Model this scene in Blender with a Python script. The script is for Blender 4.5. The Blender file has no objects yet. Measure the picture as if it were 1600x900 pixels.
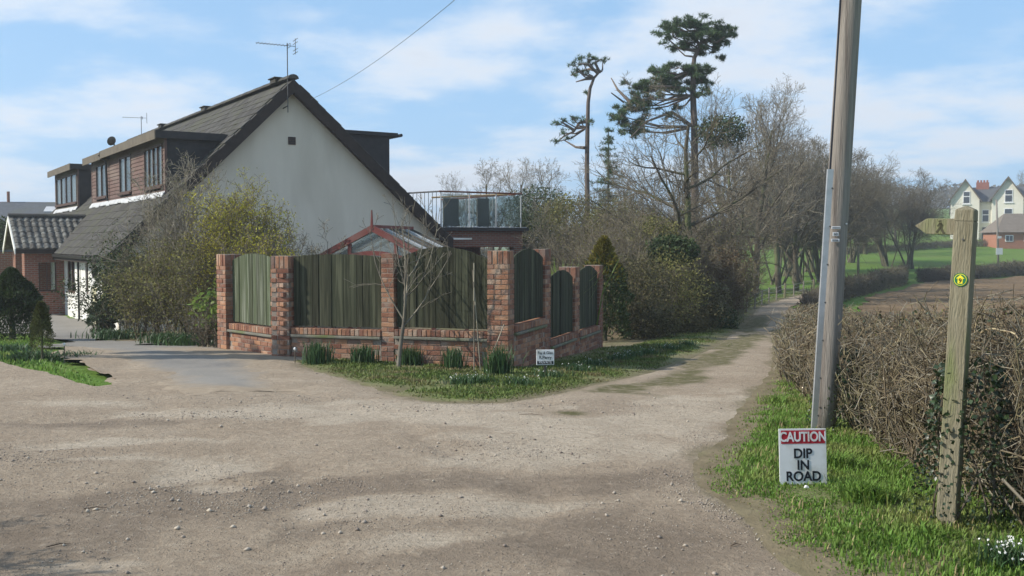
import bpy, math, random
import numpy as np
from mathutils import Matrix, Vector
R = math.radians
scn = bpy.context.scene
COL = scn.collection
# ------------------------------------------------------------------ camera, sky, sun, exposure
CAMH, FPX, HOR = 1.6, 1540.0, 378.0
PITCH = math.atan((450 - HOR) / FPX)
cam_d = bpy.data.cameras.new('camera'); cam = bpy.data.objects.new('camera', cam_d); COL.objects.link(cam)
cam.location = (0, 0, CAMH); cam.rotation_euler = (math.pi / 2 - PITCH, 0, 0)
cam_d.sensor_width = 36; cam_d.lens = 36 * FPX / 1600; cam_d.clip_start = 0.05; cam_d.clip_end = 5000
scn.camera = cam
SUN_AZ = math.atan2(-1.0, -0.14); SUN_EL = R(36)
sun_d = bpy.data.lights.new('sun', 'SUN'); sun_d.energy = 4.4; sun_d.angle = R(0.6); sun_d.color = (1, .93, .82)
sun = bpy.data.objects.new('sun', sun_d); COL.objects.link(sun)
sdir = Vector((math.sin(SUN_AZ) * math.cos(SUN_EL), math.cos(SUN_AZ) * math.cos(SUN_EL), math.sin(SUN_EL)))
sun.rotation_euler = sdir.to_track_quat('Z', 'Y').to_euler(); sun.location = (0, 0, 30)
vs = scn.view_settings
vs.view_transform = 'Standard'; vs.look = 'None'; vs.gamma = 1; vs.exposure = 0.36; vs.use_curve_mapping = False
scn.cycles.max_bounces = 6; scn.cycles.diffuse_bounces = 3; scn.cycles.transparent_max_bounces = 8
scn.cycles.caustics_reflective = False; scn.cycles.caustics_refractive = False
scn.cycles.use_denoising = True

world = bpy.data.worlds.new('World'); scn.world = world; world.use_nodes = True
def build_world():
    nt = world.node_tree; N = nt.nodes; Lk = nt.links; N.clear()
    def n(t, **k):
        x = N.new(t)
        for a, b in k.items(): setattr(x, a, b)
        return x
    def m(op, a, b=None, c=None, clamp=False):
        x = n('ShaderNodeMath', operation=op); x.use_clamp = clamp
        for i, v in enumerate((a, b, c)):
            if v is None: continue
            if isinstance(v, (int, float)): x.inputs[i].default_value = v
            else: Lk.new(v, x.inputs[i])
        return x.outputs[0]
    out = n('ShaderNodeOutputWorld'); bg = n('ShaderNodeBackground'); bg.inputs[1].default_value = 0.115
    sky = n('ShaderNodeTexSky'); sky.sky_type = 'NISHITA'; sky.sun_disc = False
    sky.sun_elevation = SUN_EL; sky.sun_rotation = SUN_AZ; sky.air_density = 1.0; sky.dust_density = 0.3; sky.ozone_density = 1.6
    tc = n('ShaderNodeTexCoord'); sp = n('ShaderNodeSeparateXYZ'); Lk.new(tc.outputs['Generated'], sp.inputs[0])
    zz = m('ADD', m('MAXIMUM', sp.outputs[2], 0.0), 0.16)
    u = m('DIVIDE', sp.outputs[0], zz); v = m('DIVIDE', sp.outputs[1], zz)
    cv = n('ShaderNodeCombineXYZ'); Lk.new(u, cv.inputs[0]); Lk.new(v, cv.inputs[1])
    def noise(scale, det, off, rough=.55, dist=0.0):
        mp = n('ShaderNodeMapping'); Lk.new(cv.outputs[0], mp.inputs[0]); mp.inputs['Location'].default_value = off
        x = n('ShaderNodeTexNoise'); x.inputs['Scale'].default_value = scale; x.inputs['Detail'].default_value = det
        x.inputs['Roughness'].default_value = rough; x.inputs['Distortion'].default_value = dist
        Lk.new(mp.outputs[0], x.inputs[0]); return x.outputs[0]
    big = noise(0.85, 6, CLOUD_OFF, .52, .25); det = noise(3.4, 6, (3.1, 7.7, 0), .6)
    f = m('ADD', big, m('MULTIPLY', m('SUBTRACT', det, .5), .3))
    cov = n('ShaderNodeMapRange'); cov.interpolation_type = 'SMOOTHSTEP'
    cov.inputs[1].default_value = CLOUD_LO; cov.inputs[2].default_value = CLOUD_LO + .22; Lk.new(f, cov.inputs[0])
    thick = n('ShaderNodeMapRange'); thick.interpolation_type = 'SMOOTHSTEP'
    thick.inputs[1].default_value = CLOUD_LO + .08; thick.inputs[2].default_value = CLOUD_LO + .32; Lk.new(f, thick.inputs[0])
    cc = n('ShaderNodeMix', data_type='RGBA'); cc.inputs[6].default_value = (6.3, 6.65, 7.1, 1); cc.inputs[7].default_value = (5.0, 5.4, 6.0, 1)
    Lk.new(thick.outputs[0], cc.inputs[0])
    # thin veil of high cloud everywhere, denser towards the horizon
    veil = n('ShaderNodeMapRange'); veil.inputs[1].default_value = 0.0; veil.inputs[2].default_value = .45
    veil.inputs[3].default_value = .8; veil.inputs[4].default_value = .5; Lk.new(sp.outputs[2], veil.inputs[0])
    mv = n('ShaderNodeMix', data_type='RGBA'); Lk.new(veil.outputs[0], mv.inputs[0]); Lk.new(sky.outputs[0], mv.inputs[6])
    mv.inputs[7].default_value = (2.45, 4.5, 7.1, 1)
    mx = n('ShaderNodeMix', data_type='RGBA'); Lk.new(m('MULTIPLY', cov.outputs[0], .88), mx.inputs[0])
    Lk.new(mv.outputs[2], mx.inputs[6]); Lk.new(cc.outputs[2], mx.inputs[7])
    Lk.new(mx.outputs[2], bg.inputs[0]); Lk.new(bg.outputs[0], out.inputs[0])
CLOUD_OFF = (1.3, 2.2, 0); CLOUD_LO = .415
build_world()

# ------------------------------------------------------------------ helpers
def tag(o, label=None, cat=None, group=None, kind=None):
    if label: o['label'] = label
    if cat: o['category'] = cat
    if group: o['group'] = group
    if kind: o['kind'] = kind
    return o
def empty(name, loc=(0, 0, 0), rz=0.0, label=None, cat=None, group=None):
    o = bpy.data.objects.new(name, None); COL.objects.link(o); o.location = loc; o.rotation_euler = (0, 0, rz)
    o.empty_display_size = .1
    return tag(o, label, cat, group)
def link(name, me, parent=None, loc=None, rot=None, scale=None):
    o = bpy.data.objects.new(name, me); COL.objects.link(o)
    if parent: o.parent = parent
    if loc is not None: o.location = loc
    if rot is not None: o.rotation_euler = rot
    if scale is not None: o.scale = scale if hasattr(scale, '__len__') else (scale,) * 3
    return o
def copy_tree(o, parent=None):
    c = o.copy(); COL.objects.link(c); c.parent = parent
    for ch in [x for x in KIDS(o)]: copy_tree(ch, c)
    return c
def KIDS(o): return [x for x in COL.objects if x.parent == o]
def fast_mesh(name, V, F, mat, attrs=None, smooth=False, col=None):
    """V (n,3); F list of int arrays (m,k)"""
    me = bpy.data.meshes.new(name); V = np.asarray(V, np.float32)
    me.vertices.add(len(V)); me.vertices.foreach_set('co', V.ravel())
    Fs = [np.asarray(f, np.int32) for f in F if len(f)]
    nl = sum(f.size for f in Fs); npol = sum(len(f) for f in Fs)
    me.loops.add(nl); me.polygons.add(npol)
    me.loops.foreach_set('vertex_index', np.concatenate([f.ravel() for f in Fs]))
    tot = np.concatenate([np.full(len(f), f.shape[1], np.int32) for f in Fs])
    st = np.concatenate([[0], np.cumsum(tot)[:-1]]).astype(np.int32)
    me.polygons.foreach_set('loop_start', st)
    if smooth: me.polygons.foreach_set('use_smooth', np.ones(npol, bool))
    for k, a in (attrs or {}).items():
        at_ = me.attributes.new(k, 'FLOAT', 'POINT'); at_.data.foreach_set('value', np.asarray(a, np.float32))
    if col is not None:
        at_ = me.attributes.new('mask', 'FLOAT_COLOR', 'POINT'); at_.data.foreach_set('color', np.asarray(col, np.float32).ravel())
    me.update(calc_edges=True); me.validate()
    if mat: me.materials.append(mat)
    return me
class MB:
    def __init__(s): s.v = []; s.f = []
    def add(s, V, F):
        b = len(s.v); s.v += [tuple(x) for x in V]; s.f += [tuple(b + i for i in f) for f in F]; return s
    def box(s, x0, x1, y0, y1, z0, z1, M=None):
        V = [(x, y, z) for z in (z0, z1) for y in (y0, y1) for x in (x0, x1)]
        if M is not None: V = [M @ Vector(v) for v in V]
        return s.add(V, [(0, 2, 3, 1), (4, 5, 7, 6), (0, 1, 5, 4), (2, 6, 7, 3), (0, 4, 6, 2), (1, 3, 7, 5)])
    def prism(s, poly, a, b, axis='y'):
        """polygon of 2D points extruded from a to b along axis (poly in the other two axes, in order x,z / y,z / x,y)"""
        def p(q, h): return {'y': (q[0], h, q[1]), 'x': (h, q[0], q[1]), 'z': (q[0], q[1], h)}[axis]
        n = len(poly); V = [p(q, a) for q in poly] + [p(q, b) for q in poly]
        F = [tuple(range(n))[::-1], tuple(range(n, 2 * n))] + [(i, (i + 1) % n, n + (i + 1) % n, n + i) for i in range(n)]
        return s.add(V, F)
    def tube(s, pts, rad, k=8, cap=True):
        pts = [Vector(p) for p in pts]; n = len(pts)
        if not hasattr(rad, '__len__'): rad = [rad] * n
        V = []
        for i, p in enumerate(pts):
            d = (pts[min(i + 1, n - 1)] - pts[max(i - 1, 0)]).normalized()
            a = d.orthogonal().normalized() if i == 0 else (a - d * a.dot(d)).normalized()
            b = d.cross(a)
            for j in range(k):
                t = 2 * math.pi * j / k; V.append(p + (a * math.cos(t) + b * math.sin(t)) * rad[i])
        F = [(i * k + j, i * k + (j + 1) % k, (i + 1) * k + (j + 1) % k, (i + 1) * k + j) for i in range(n - 1) for j in range(k)]
        if cap: F += [tuple(range(k))[::-1], tuple(range((n - 1) * k, n * k))]
        return s.add(V, F)
    def mesh(s, name, mat, smooth=False, bevel=0):
        me = bpy.data.meshes.new(name); me.from_pydata(s.v, [], s.f); me.update()
        if mat: me.materials.append(mat)
        import bmesh
        bm = bmesh.new(); bm.from_mesh(me)
        bmesh.ops.recalc_face_normals(bm, faces=bm.faces)
        if bevel: bmesh.ops.bevel(bm, geom=bm.edges[:], offset=bevel, segments=1, affect='EDGES', profile=.5)
        bm.to_mesh(me); bm.free()
        if smooth:
            for p in me.polygons: p.use_smooth = True
        return me
    def build(s, name, mat, parent=None, smooth=False, bevel=0, **k):
        return link(name, s.mesh(name, mat, smooth, bevel), parent, **k)

# ---- numpy value noise
def _h(ix, iy, seed):
    n = (ix.astype(np.int64) * 374761393 + iy.astype(np.int64) * 668265263 + seed * 974711) & 0xffffffff
    n = ((n ^ (n >> 13)) * 1274126177) & 0xffffffff
    return ((n ^ (n >> 16)) & 0xffff) / 65535.0
def vnoise(x, y, s, seed=0):
    x = np.asarray(x, float) / s; y = np.asarray(y, float) / s
    ix = np.floor(x); iy = np.floor(y); fx = x - ix; fy = y - iy
    fx = fx * fx * (3 - 2 * fx); fy = fy * fy * (3 - 2 * fy)
    a = _h(ix, iy, seed); b = _h(ix + 1, iy, seed); c = _h(ix, iy + 1, seed); d = _h(ix + 1, iy + 1, seed)
    return (a + (b - a) * fx) * (1 - fy) + (c + (d - c) * fx) * fy
def fbm(x, y, s, o=3, seed=0):
    t = 0; a = .5; w = 0
    for i in range(o):
        t = t + a * vnoise(x, y, s / 2 ** i, seed + i); w += a; a *= .5
    return t / w
def sstep(x, a, b):
    t = np.clip((np.asarray(x, float) - a) / (b - a), 0, 1); return t * t * (3 - 2 * t)

# ---- terrain height
def _tab(pts, k):
    ys = np.arange(-60, 1500, .5); z = np.interp(ys, [p[0] for p in pts], [p[1] for p in pts])
    w = np.ones(k) / k; zz = np.convolve(np.pad(z, k // 2, 'edge'), w, 'valid')[:len(z)]
    return ys, zz
_TR = _tab([(-60, .2), (0, 0), (6, -.02), (10, -.12), (15, -.38), (20, -.58), (30, -1.0), (42, -1.2), (60, -1.4), (78, -1.5), (100, -.9), (135, 1.15), (150, 1.9), (200, 5), (300, 11), (420, 16), (700, 18), (1500, 10)], 7)
_TL = _tab([(-60, .2), (0, 0), (6, -.02), (10, -.1), (17, -.3), (22, -.62), (28, -1.0), (40, -1.05), (60, -1.2), (100, -1.2), (1500, -3)], 7)
def g(x, y):
    x = np.asarray(x, float); y = np.asarray(y, float)
    r = np.interp(y, *_TR); l = np.interp(y, *_TL)
    w = sstep(x, -5, 0.5)
    far = sstep(y, 60, 110); w2 = sstep(x / np.maximum(y, 1), .05, .3)
    w = w * (1 - far) + w2 * far
    return l + (r - l) * w + (fbm(x, y, 5.0, 2, 5) - .5) * .07
def gz(x, y): return float(g(x, y))
_cp, _sp = math.cos(PITCH), math.sin(PITCH)
def ray(px, py):
    u = (px - 800) / FPX; v = (450 - py) / FPX
    return Vector((u, _cp + v * _sp, -_sp + v * _cp))
def at(px, py, Y):
    d = ray(px, py); t = Y / d.y; return Vector((d.x * t, Y, CAMH + d.z * t))
def gp(px, py):
    d = ray(px, py); a, b = 1.0, 400.0
    t = a
    while t < b:
        if CAMH + d.z * t < gz(d.x * t, d.y * t): break
        t *= 1.02
    lo, hi = t / 1.02, t
    for _ in range(20):
        m_ = (lo + hi) / 2
        if CAMH + d.z * m_ < gz(d.x * m_, d.y * m_): hi = m_
        else: lo = m_
    return (d.x * hi, d.y * hi)
def gx(px, Y):
    """ground point seen in column px at distance Y"""
    x = (px - 800) / FPX * Y; return Vector((x, Y, gz(x, Y)))
def sdf(poly, x, y):
    """>0 inside"""
    P = np.array(poly); x = np.asarray(x, float); y = np.asarray(y, float)
    d = np.full(x.shape, 1e9); ins = np.zeros(x.shape, bool)
    for i in range(len(P)):
        ax, ay = P[i]; bx, by = P[(i + 1) % len(P)]
        ex, ey = bx - ax, by - ay; L = ex * ex + ey * ey + 1e-12
        t = np.clip(((x - ax) * ex + (y - ay) * ey) / L, 0, 1)
        d = np.minimum(d, np.hypot(x - ax - t * ex, y - ay - t * ey))
        c = (ay > y) != (by > y)
        with np.errstate(divide='ignore', invalid='ignore'):
            xi = ax + (y - ay) / (by - ay if by != ay else 1e-12) * ex
        ins ^= c & (x < xi)
    return np.where(ins, d, -d)

# ------------------------------------------------------------------ materials
def newmat(name):
    m = bpy.data.materials.new(name); m.use_nodes = True; nt = m.node_tree
    return m, nt, nt.nodes, nt.links, nt.nodes['Principled BSDF']
def pm(name, c1, c2=None, scale=6.0, rough=.85, bump=0.0, bscale=None, detail=6, rnd=0.0, spec=.25, src='noise', c3=None, big=None, metal=0.0, stretch=None, trans=0.0, attr=None):
    """procedural material: noise-mixed colours, optional per-object/per-leaf variation, bump"""
    m, nt, N, L, b = newmat(name)
    b.inputs['Roughness'].default_value = rough; b.inputs['Metallic'].default_value = metal
    b.inputs['Specular IOR Level'].default_value = spec
    tc = N.new('ShaderNodeTexCoord'); mp = N.new('ShaderNodeMapping'); L.new(tc.outputs['Object'], mp.inputs[0])
    if stretch: mp.inputs['Scale'].default_value = stretch
    oi = N.new('ShaderNodeObjectInfo')
    ad = N.new('ShaderNodeVectorMath'); ad.operation = 'ADD'; L.new(mp.outputs[0], ad.inputs[0])
    sc = N.new('ShaderNodeVectorMath'); sc.operation = 'SCALE'; sc.inputs['Scale'].default_value = 37.0
    cx = N.new('ShaderNodeCombineXYZ'); L.new(oi.outputs['Random'], cx.inputs[0]); L.new(oi.outputs['Random'], cx.inputs[1]); L.new(cx.outputs[0], sc.inputs[0])
    L.new(sc.outputs[0], ad.inputs[1])
    nz = N.new('ShaderNodeTexNoise'); nz.inputs['Scale'].default_value = scale; nz.inputs['Detail'].default_value = detail; nz.inputs['Roughness'].default_value = .62
    L.new(ad.outputs[0], nz.inputs[0])
    cr = N.new('ShaderNodeValToRGB'); L.new(nz.outputs[0], cr.inputs[0])
    c2 = c2 or tuple(min(1, x * 1.35) for x in c1)
    cr.color_ramp.elements[0].position = .3; cr.color_ramp.elements[0].color = (*c1, 1)
    cr.color_ramp.elements[1].position = .7; cr.color_ramp.elements[1].color = (*c2, 1)
    col = cr.outputs[0]
    if c3:
        nb = N.new('ShaderNodeTexNoise'); nb.inputs['Scale'].default_value = big or scale * .2; nb.inputs['Detail'].default_value = 5
        L.new(ad.outputs[0], nb.inputs[0])
        r2 = N.new('ShaderNodeMapRange'); r2.inputs[1].default_value = .48; r2.inputs[2].default_value = .66; L.new(nb.outputs[0], r2.inputs[0])
        mx = N.new('ShaderNodeMix'); mx.data_type = 'RGBA'; L.new(r2.outputs[0], mx.inputs[0]); L.new(col, mx.inputs[6]); mx.inputs[7].default_value = (*c3, 1)
        col = mx.outputs[2]
    if rnd:
        hs = N.new('ShaderNodeHueSaturation'); mr = N.new('ShaderNodeMapRange')
        if attr:
            an = N.new('ShaderNodeAttribute'); an.attribute_name = attr; L.new(an.outputs['Fac'], mr.inputs[0])
        else: L.new(oi.outputs['Random'], mr.inputs[0])
        mr.inputs[3].default_value = 1 - rnd; mr.inputs[4].default_value = 1 + rnd
        L.new(mr.outputs[0], hs.inputs['Value'])
        mh = N.new('ShaderNodeMapRange'); L.new(mr.inputs[0].links[0].from_socket, mh.inputs[0]); mh.inputs[3].default_value = .5 - rnd * .025; mh.inputs[4].default_value = .5 + rnd * .03
        L.new(mh.outputs[0], hs.inputs['Hue'])
        L.new(col, hs.inputs['Color']); col = hs.outputs[0]
    L.new(col, b.inputs['Base Color'])
    if bump:
        bp = N.new('ShaderNodeBump'); bp.inputs['Strength'].default_value = min(1, bump); bp.inputs['Distance'].default_value = .02
        n2 = N.new('ShaderNodeTexNoise'); n2.inputs['Scale'].default_value = bscale or scale * 4; n2.inputs['Detail'].default_value = 5
        L.new(ad.outputs[0], n2.inputs[0]); L.new(n2.outputs[0], bp.inputs['Height']); L.new(bp.outputs[0], b.inputs['Normal'])
    if trans:
        tr = N.new('ShaderNodeBsdfTranslucent'); L.new(col, tr.inputs[0]); ms = N.new('ShaderNodeMixShader'); ms.inputs[0].default_value = trans
        o = N['Material Output']; L.new(b.outputs[0], ms.inputs[1]); L.new(tr.outputs[0], ms.inputs[2]); L.new(ms.outputs[0], o.inputs[0])
    return m
def glass(name, tint=(.75, .8, .82), rough=.03, alpha=.5):
    m, nt, N, L, b = newmat(name)
    b.inputs['Base Color'].default_value = (*tint, 1); b.inputs['Roughness'].default_value = rough
    b.inputs['Specular IOR Level'].default_value = .6
    t = N.new('ShaderNodeBsdfTransparent'); t.inputs[0].default_value = (.9, .95, .95, 1); ms = N.new('ShaderNodeMixShader'); ms.inputs[0].default_value = alpha
    L.new(t.outputs[0], ms.inputs[1]); L.new(b.outputs[0], ms.inputs[2]); L.new(ms.outputs[0], N['Material Output'].inputs[0])
    return m
def brickmat(name, c1, c2, mortar, bw, bh, axis='xz', mort=.012):
    m, nt, N, L, b = newmat(name)
    tc = N.new('ShaderNodeTexCoord'); sp = N.new('ShaderNodeSeparateXYZ'); cx = N.new('ShaderNodeCombineXYZ')
    L.new(tc.outputs['Object'], sp.inputs[0]); ad = N.new('ShaderNodeMath'); L.new(sp.outputs[0], ad.inputs[0]); L.new(sp.outputs[1], ad.inputs[1])
    L.new(ad.outputs[0], cx.inputs[0]); L.new(sp.outputs[2], cx.inputs[1])
    br = N.new('ShaderNodeTexBrick'); L.new(cx.outputs[0], br.inputs[0]); br.inputs['Scale'].default_value = 1
    br.inputs['Color1'].default_value = (*c1, 1); br.inputs['Color2'].default_value = (*c2, 1); br.inputs['Mortar'].default_value = (*mortar, 1)
    br.inputs['Mortar Size'].default_value = mort; br.inputs['Brick Width'].default_value = bw; br.inputs['Row Height'].default_value = bh
    L.new(br.outputs[0], b.inputs['Base Color']); b.inputs['Roughness'].default_value = .9; b.inputs['Specular IOR Level'].default_value = .15
    return m
# ------------------------------------------------------------------ ground sheets
def poly_px(lst): return [gp(*p) if len(p) == 2 else (p[0], p[1]) for p in lst]
W3 = lambda x, y: (x, y, 0)   # a world point inside a pixel list
VERGE_R = poly_px([(1290, 905), (1262, 890), (1215, 858), (1180, 806), (1112, 768), (1092, 738), (1108, 712), (1146, 690), (1150, 662), (1176, 628), (1200, 598), (1212, 580)]) + \
    [(5.0, 18.5), (7.6, 28.5), (9.2, 28), (6.4, 17), (4.4, 10.5), (3.9, 6), (4.2, 2.5), (1.9, 2.5)]
WALL_B = [(-3.85, 16.2), (0.05, 15.0), (0.65, 16.9), (1.25, 18.8), (1.85, 20.7)]
VERGE_F = poly_px([(470, 568), (500, 580), (560, 596), (630, 618), (700, 630), (780, 630), (850, 618), (930, 600), (1000, 585), (1060, 566), (1120, 538), (1155, 512), (1172, 494), (1180, 482), (1200, 474), (1235, 464), (1262, 459)]) + \
    [(18, 62), (13, 58), (8.4, 44), (6.4, 33), (4.6, 27), (2.4, 20.9), (1.8, 20.6), (1.2, 18.8), (.6, 17), (.2, 15.4), (-3.8, 16.5)]
DRIVE = poly_px([(534, 610), (512, 600), (486, 582), (462, 566), (440, 559)]) + [(-5.1, 17.35), (-6.2, 18.6), (-9.0, 22.0), (-10.6, 25.8), (-11.25, 28.2), (-16.3, 35.8), (-21, 33.5), (-19, 29)] + \
    poly_px([(72, 524), (100, 548), (130, 572), (160, 590), (168, 606), (205, 621), (300, 622), (420, 620)])
LAWN_L = poly_px([(-60, 558), (0, 565), (60, 580), (120, 597), (160, 606), (170, 594), (132, 572), (102, 549), (74, 526)]) + [(-19, 28.6), (-26, 27)]
BED_H = [(-5.25, 17.75), (-6.4, 19.0), (-9.2, 22.4), (-10.75, 26.0), (-11.2, 28.1), (-3.5, 33.0), (0.5, 22), (-3.6, 16.9)]
PLOUGH = [(16.6, 46), (20, 54), (24.5, 62), (32, 76), (44, 84), (120, 100), (120, 18), (7.5, 11), (8.4, 22), (12.5, 36)]
DIRT = [(-26, 2.2), (2.6, 2.2), (2.6, 6.5), (3.3, 9), (4.3, 13), (6.2, 18.5), (9, 28.5), (11.8, 38)] + poly_px([(1232, 481), (1262, 468), (1292, 460), (1300, 455), (1262, 458), (1235, 463), (1200, 472)]) + \
    [(6.6, 34), (4.8, 26), (2.4, 20), (0.0, 14.6), (-4, 15.8), (-5, 16.4), (-8, 19), (-14, 20), (-30, 22)]

def dirt_mask(x, y):
    return np.minimum.reduce([sdf(DIRT, x, y), ])
def grid_sheet(name, f, xs, ys, zf, mat, colf=None, smooth=True):
    """marching-squares sheet where f(x,y)>0, height zf"""
    X, Y = np.meshgrid(xs, ys); S = f(X, Y); nx, ny = len(xs), len(ys)
    V = [np.stack([X.ravel(), Y.ravel()], 1)]; idx = np.arange(nx * ny).reshape(ny, nx)
    ins = S > 0; a, b, c, d = ins[:-1, :-1], ins[:-1, 1:], ins[1:, 1:], ins[1:, :-1]
    full = a & b & c & d; part = (a | b | c | d) & ~full
    q = np.stack([idx[:-1, :-1][full], idx[:-1, 1:][full], idx[1:, 1:][full], idx[1:, :-1][full]], 1)
    ext = []; tris = []; base = nx * ny
    for j, i in zip(*np.nonzero(part)):
        cs = [(j, i), (j, i + 1), (j + 1, i + 1), (j + 1, i)]; ring = []
        for k in range(4):
            p, r = cs[k], cs[(k + 1) % 4]; sp_, sr = S[p], S[r]
            if sp_ > 0: ring.append(int(idx[p]))
            if (sp_ > 0) != (sr > 0):
                t = sp_ / (sp_ - sr); ext.append((X[p] + (X[r] - X[p]) * t, Y[p] + (Y[r] - Y[p]) * t)); ring.append(base + len(ext) - 1)
        for k in range(1, len(ring) - 1): tris.append((ring[0], ring[k], ring[k + 1]))
    if ext: V.append(np.array(ext))
    V = np.concatenate(V); used = np.zeros(len(V), bool); used[q.ravel()] = True
    T = np.array(tris, int).reshape(-1, 3); used[T.ravel()] = True
    mp = np.cumsum(used) - 1; V = V[used]; q = mp[q]; T = mp[T]
    z = zf(V[:, 0], V[:, 1])
    me = fast_mesh(name, np.column_stack([V, z]), [q, T], mat, smooth=smooth, col=colf(V[:, 0], V[:, 1]) if colf else None)
    return me
def graded(a, b, d0, k):
    o = [a]
    while o[-1] < b: o.append(o[-1] + d0 + k * max(0, o[-1] - a))
    return np.array(o)

def ell(px, py, rx, ry, x, y, ang=0.0, soft=.5):
    """soft ellipse round a ground point; rx, ry in metres"""
    cx, cy = gp(px, py); c, s = math.cos(ang), math.sin(ang)
    u = ((x - cx) * c + (y - cy) * s) / rx; v = (-(x - cx) * s + (y - cy) * c) / ry
    r = np.hypot(u, v) + (fbm(x, y, .6, 4, 77) - .5) * 1.5
    return 1 - sstep(r, 1 - soft, 1 + soft * .4)
PALE = [(300, 735, .42, .40, -.5), (355, 762, .22, .16, .2), (130, 634, .8, .35, 0), (700, 655, 1.6, .5, 0), (760, 800, .6, .25, .2), (560, 640, 1.8, .6, 0), (420, 650, 1.5, .4, 0), (180, 722, .4, .12, 0), (130, 700, .5, .1, .2), (170, 888, .3, .1, 0), (620, 790, .9, .25, .4), (880, 700, 1.2, .8, .6), (1080, 640, .7, 1.6, -.5), (660, 850, .8, .25, .3), (980, 668, 1.0, .7, 0), (240, 690, .8, .2, 0)]
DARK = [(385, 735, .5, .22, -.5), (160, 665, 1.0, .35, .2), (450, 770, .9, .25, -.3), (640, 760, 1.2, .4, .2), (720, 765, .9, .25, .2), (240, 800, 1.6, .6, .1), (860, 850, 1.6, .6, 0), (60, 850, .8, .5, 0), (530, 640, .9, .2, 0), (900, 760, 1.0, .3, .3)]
GRIT = [(410, 628, 1.1, .5, 0), (640, 635, 1.1, .5, 0), (60, 720, .7, .35, 0), (780, 705, 1.0, .4, 0), (360, 655, 1.0, .3, 0), (500, 775, 1.2, .4, -.4), (580, 815, 1.0, .4, -.4), (920, 640, 1.6, .6, .3), (1140, 790, .3, 1.3, .3), (1130, 700, .35, .8, 0), (450, 800, 1.4, .5, 0)]
def dirt_col(x, y):
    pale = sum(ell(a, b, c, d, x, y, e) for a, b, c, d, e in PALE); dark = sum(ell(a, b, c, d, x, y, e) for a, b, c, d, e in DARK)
    grit = sum(ell(a, b, c, d, x, y, e) for a, b, c, d, e in GRIT)
    moss = np.zeros_like(x)
    for a, b, c, d, e in [(1060, 592, .42, 2.2, -.35), (990, 606, .4, .9, -.5), (1120, 560, .42, 4, -.37), (1160, 535, .45, 5, -.34), (1178, 508, .4, 6, -.3), (890, 650, .25, .2, 0)]:
        moss = np.maximum(moss, ell(a, b, c, d, x, y, e, .6))
    moss = np.maximum(moss, np.maximum(1 - sstep(np.abs(sdf(VERGE_F, x, y)) + (fbm(x, y, .7, 3, 9) - .5) * .5, 0, .28), 1 - sstep(np.abs(sdf(VERGE_R, x, y)) + (fbm(x, y, .6, 3, 8) - .5) * .4, 0, .2)) * .55)
    pale = np.clip(pale, 0, 1); dark = np.clip(dark, 0, 1)
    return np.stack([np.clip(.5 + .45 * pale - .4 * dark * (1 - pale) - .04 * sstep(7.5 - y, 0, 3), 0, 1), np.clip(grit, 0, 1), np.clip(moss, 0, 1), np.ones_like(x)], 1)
RUTS = [[(-9, 6.2), (-4, 7.6), (0, 10.2), (2.1, 13.6), (3.6, 18), (6.2, 26), (8.8, 36)], [(-9, 7.8), (-4, 9.2), (-1.2, 11.4), (.9, 14.4), (2.6, 19), (5.0, 27), (7.9, 37)], [(-5.5, 13), (-3.4, 10), (-1.6, 7), (-.6, 3)], [(-4, 13.2), (-1.9, 10.2), (-.2, 7.2), (.8, 3)]]
def rut(x, y):
    t = np.zeros_like(x)
    for R_ in RUTS:
        ys_ = [p[1] for p in R_]; o = np.argsort(ys_); xc = np.interp(y, np.array(ys_)[o], np.array([p[0] for p in R_])[o])
        t = np.maximum(t, np.exp(-((x - xc + (fbm(x, y, 1.1, 2, 91) - .5) * .8) / .17) ** 2) * (.4 + .9 * fbm(x, y, 1.5, 2, 92)))
    return t
def dirt_z(x, y):
    b = (fbm(x, y, 1.3, 4, 21) - .5) * .05 * sstep(30 - y, 0, 10) + (fbm(x, y, .34, 3, 31) - .5) * .024 * sstep(22 - y, 0, 8)
    b = b - .028 * np.clip(rut(x, y), 0, 1)
    d = sum(ell(a, bb, c, dd, x, y, e) for a, bb, c, dd, e in PALE[:2]) * .025
    e_ = np.maximum(sdf(VERGE_F, x, y), sdf(VERGE_R, x, y)); return g(x, y) + .02 + b * (1 - sstep(e_, -.45, -.1)) - d - .018 * sstep(e_, -.35, -.02)

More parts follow.
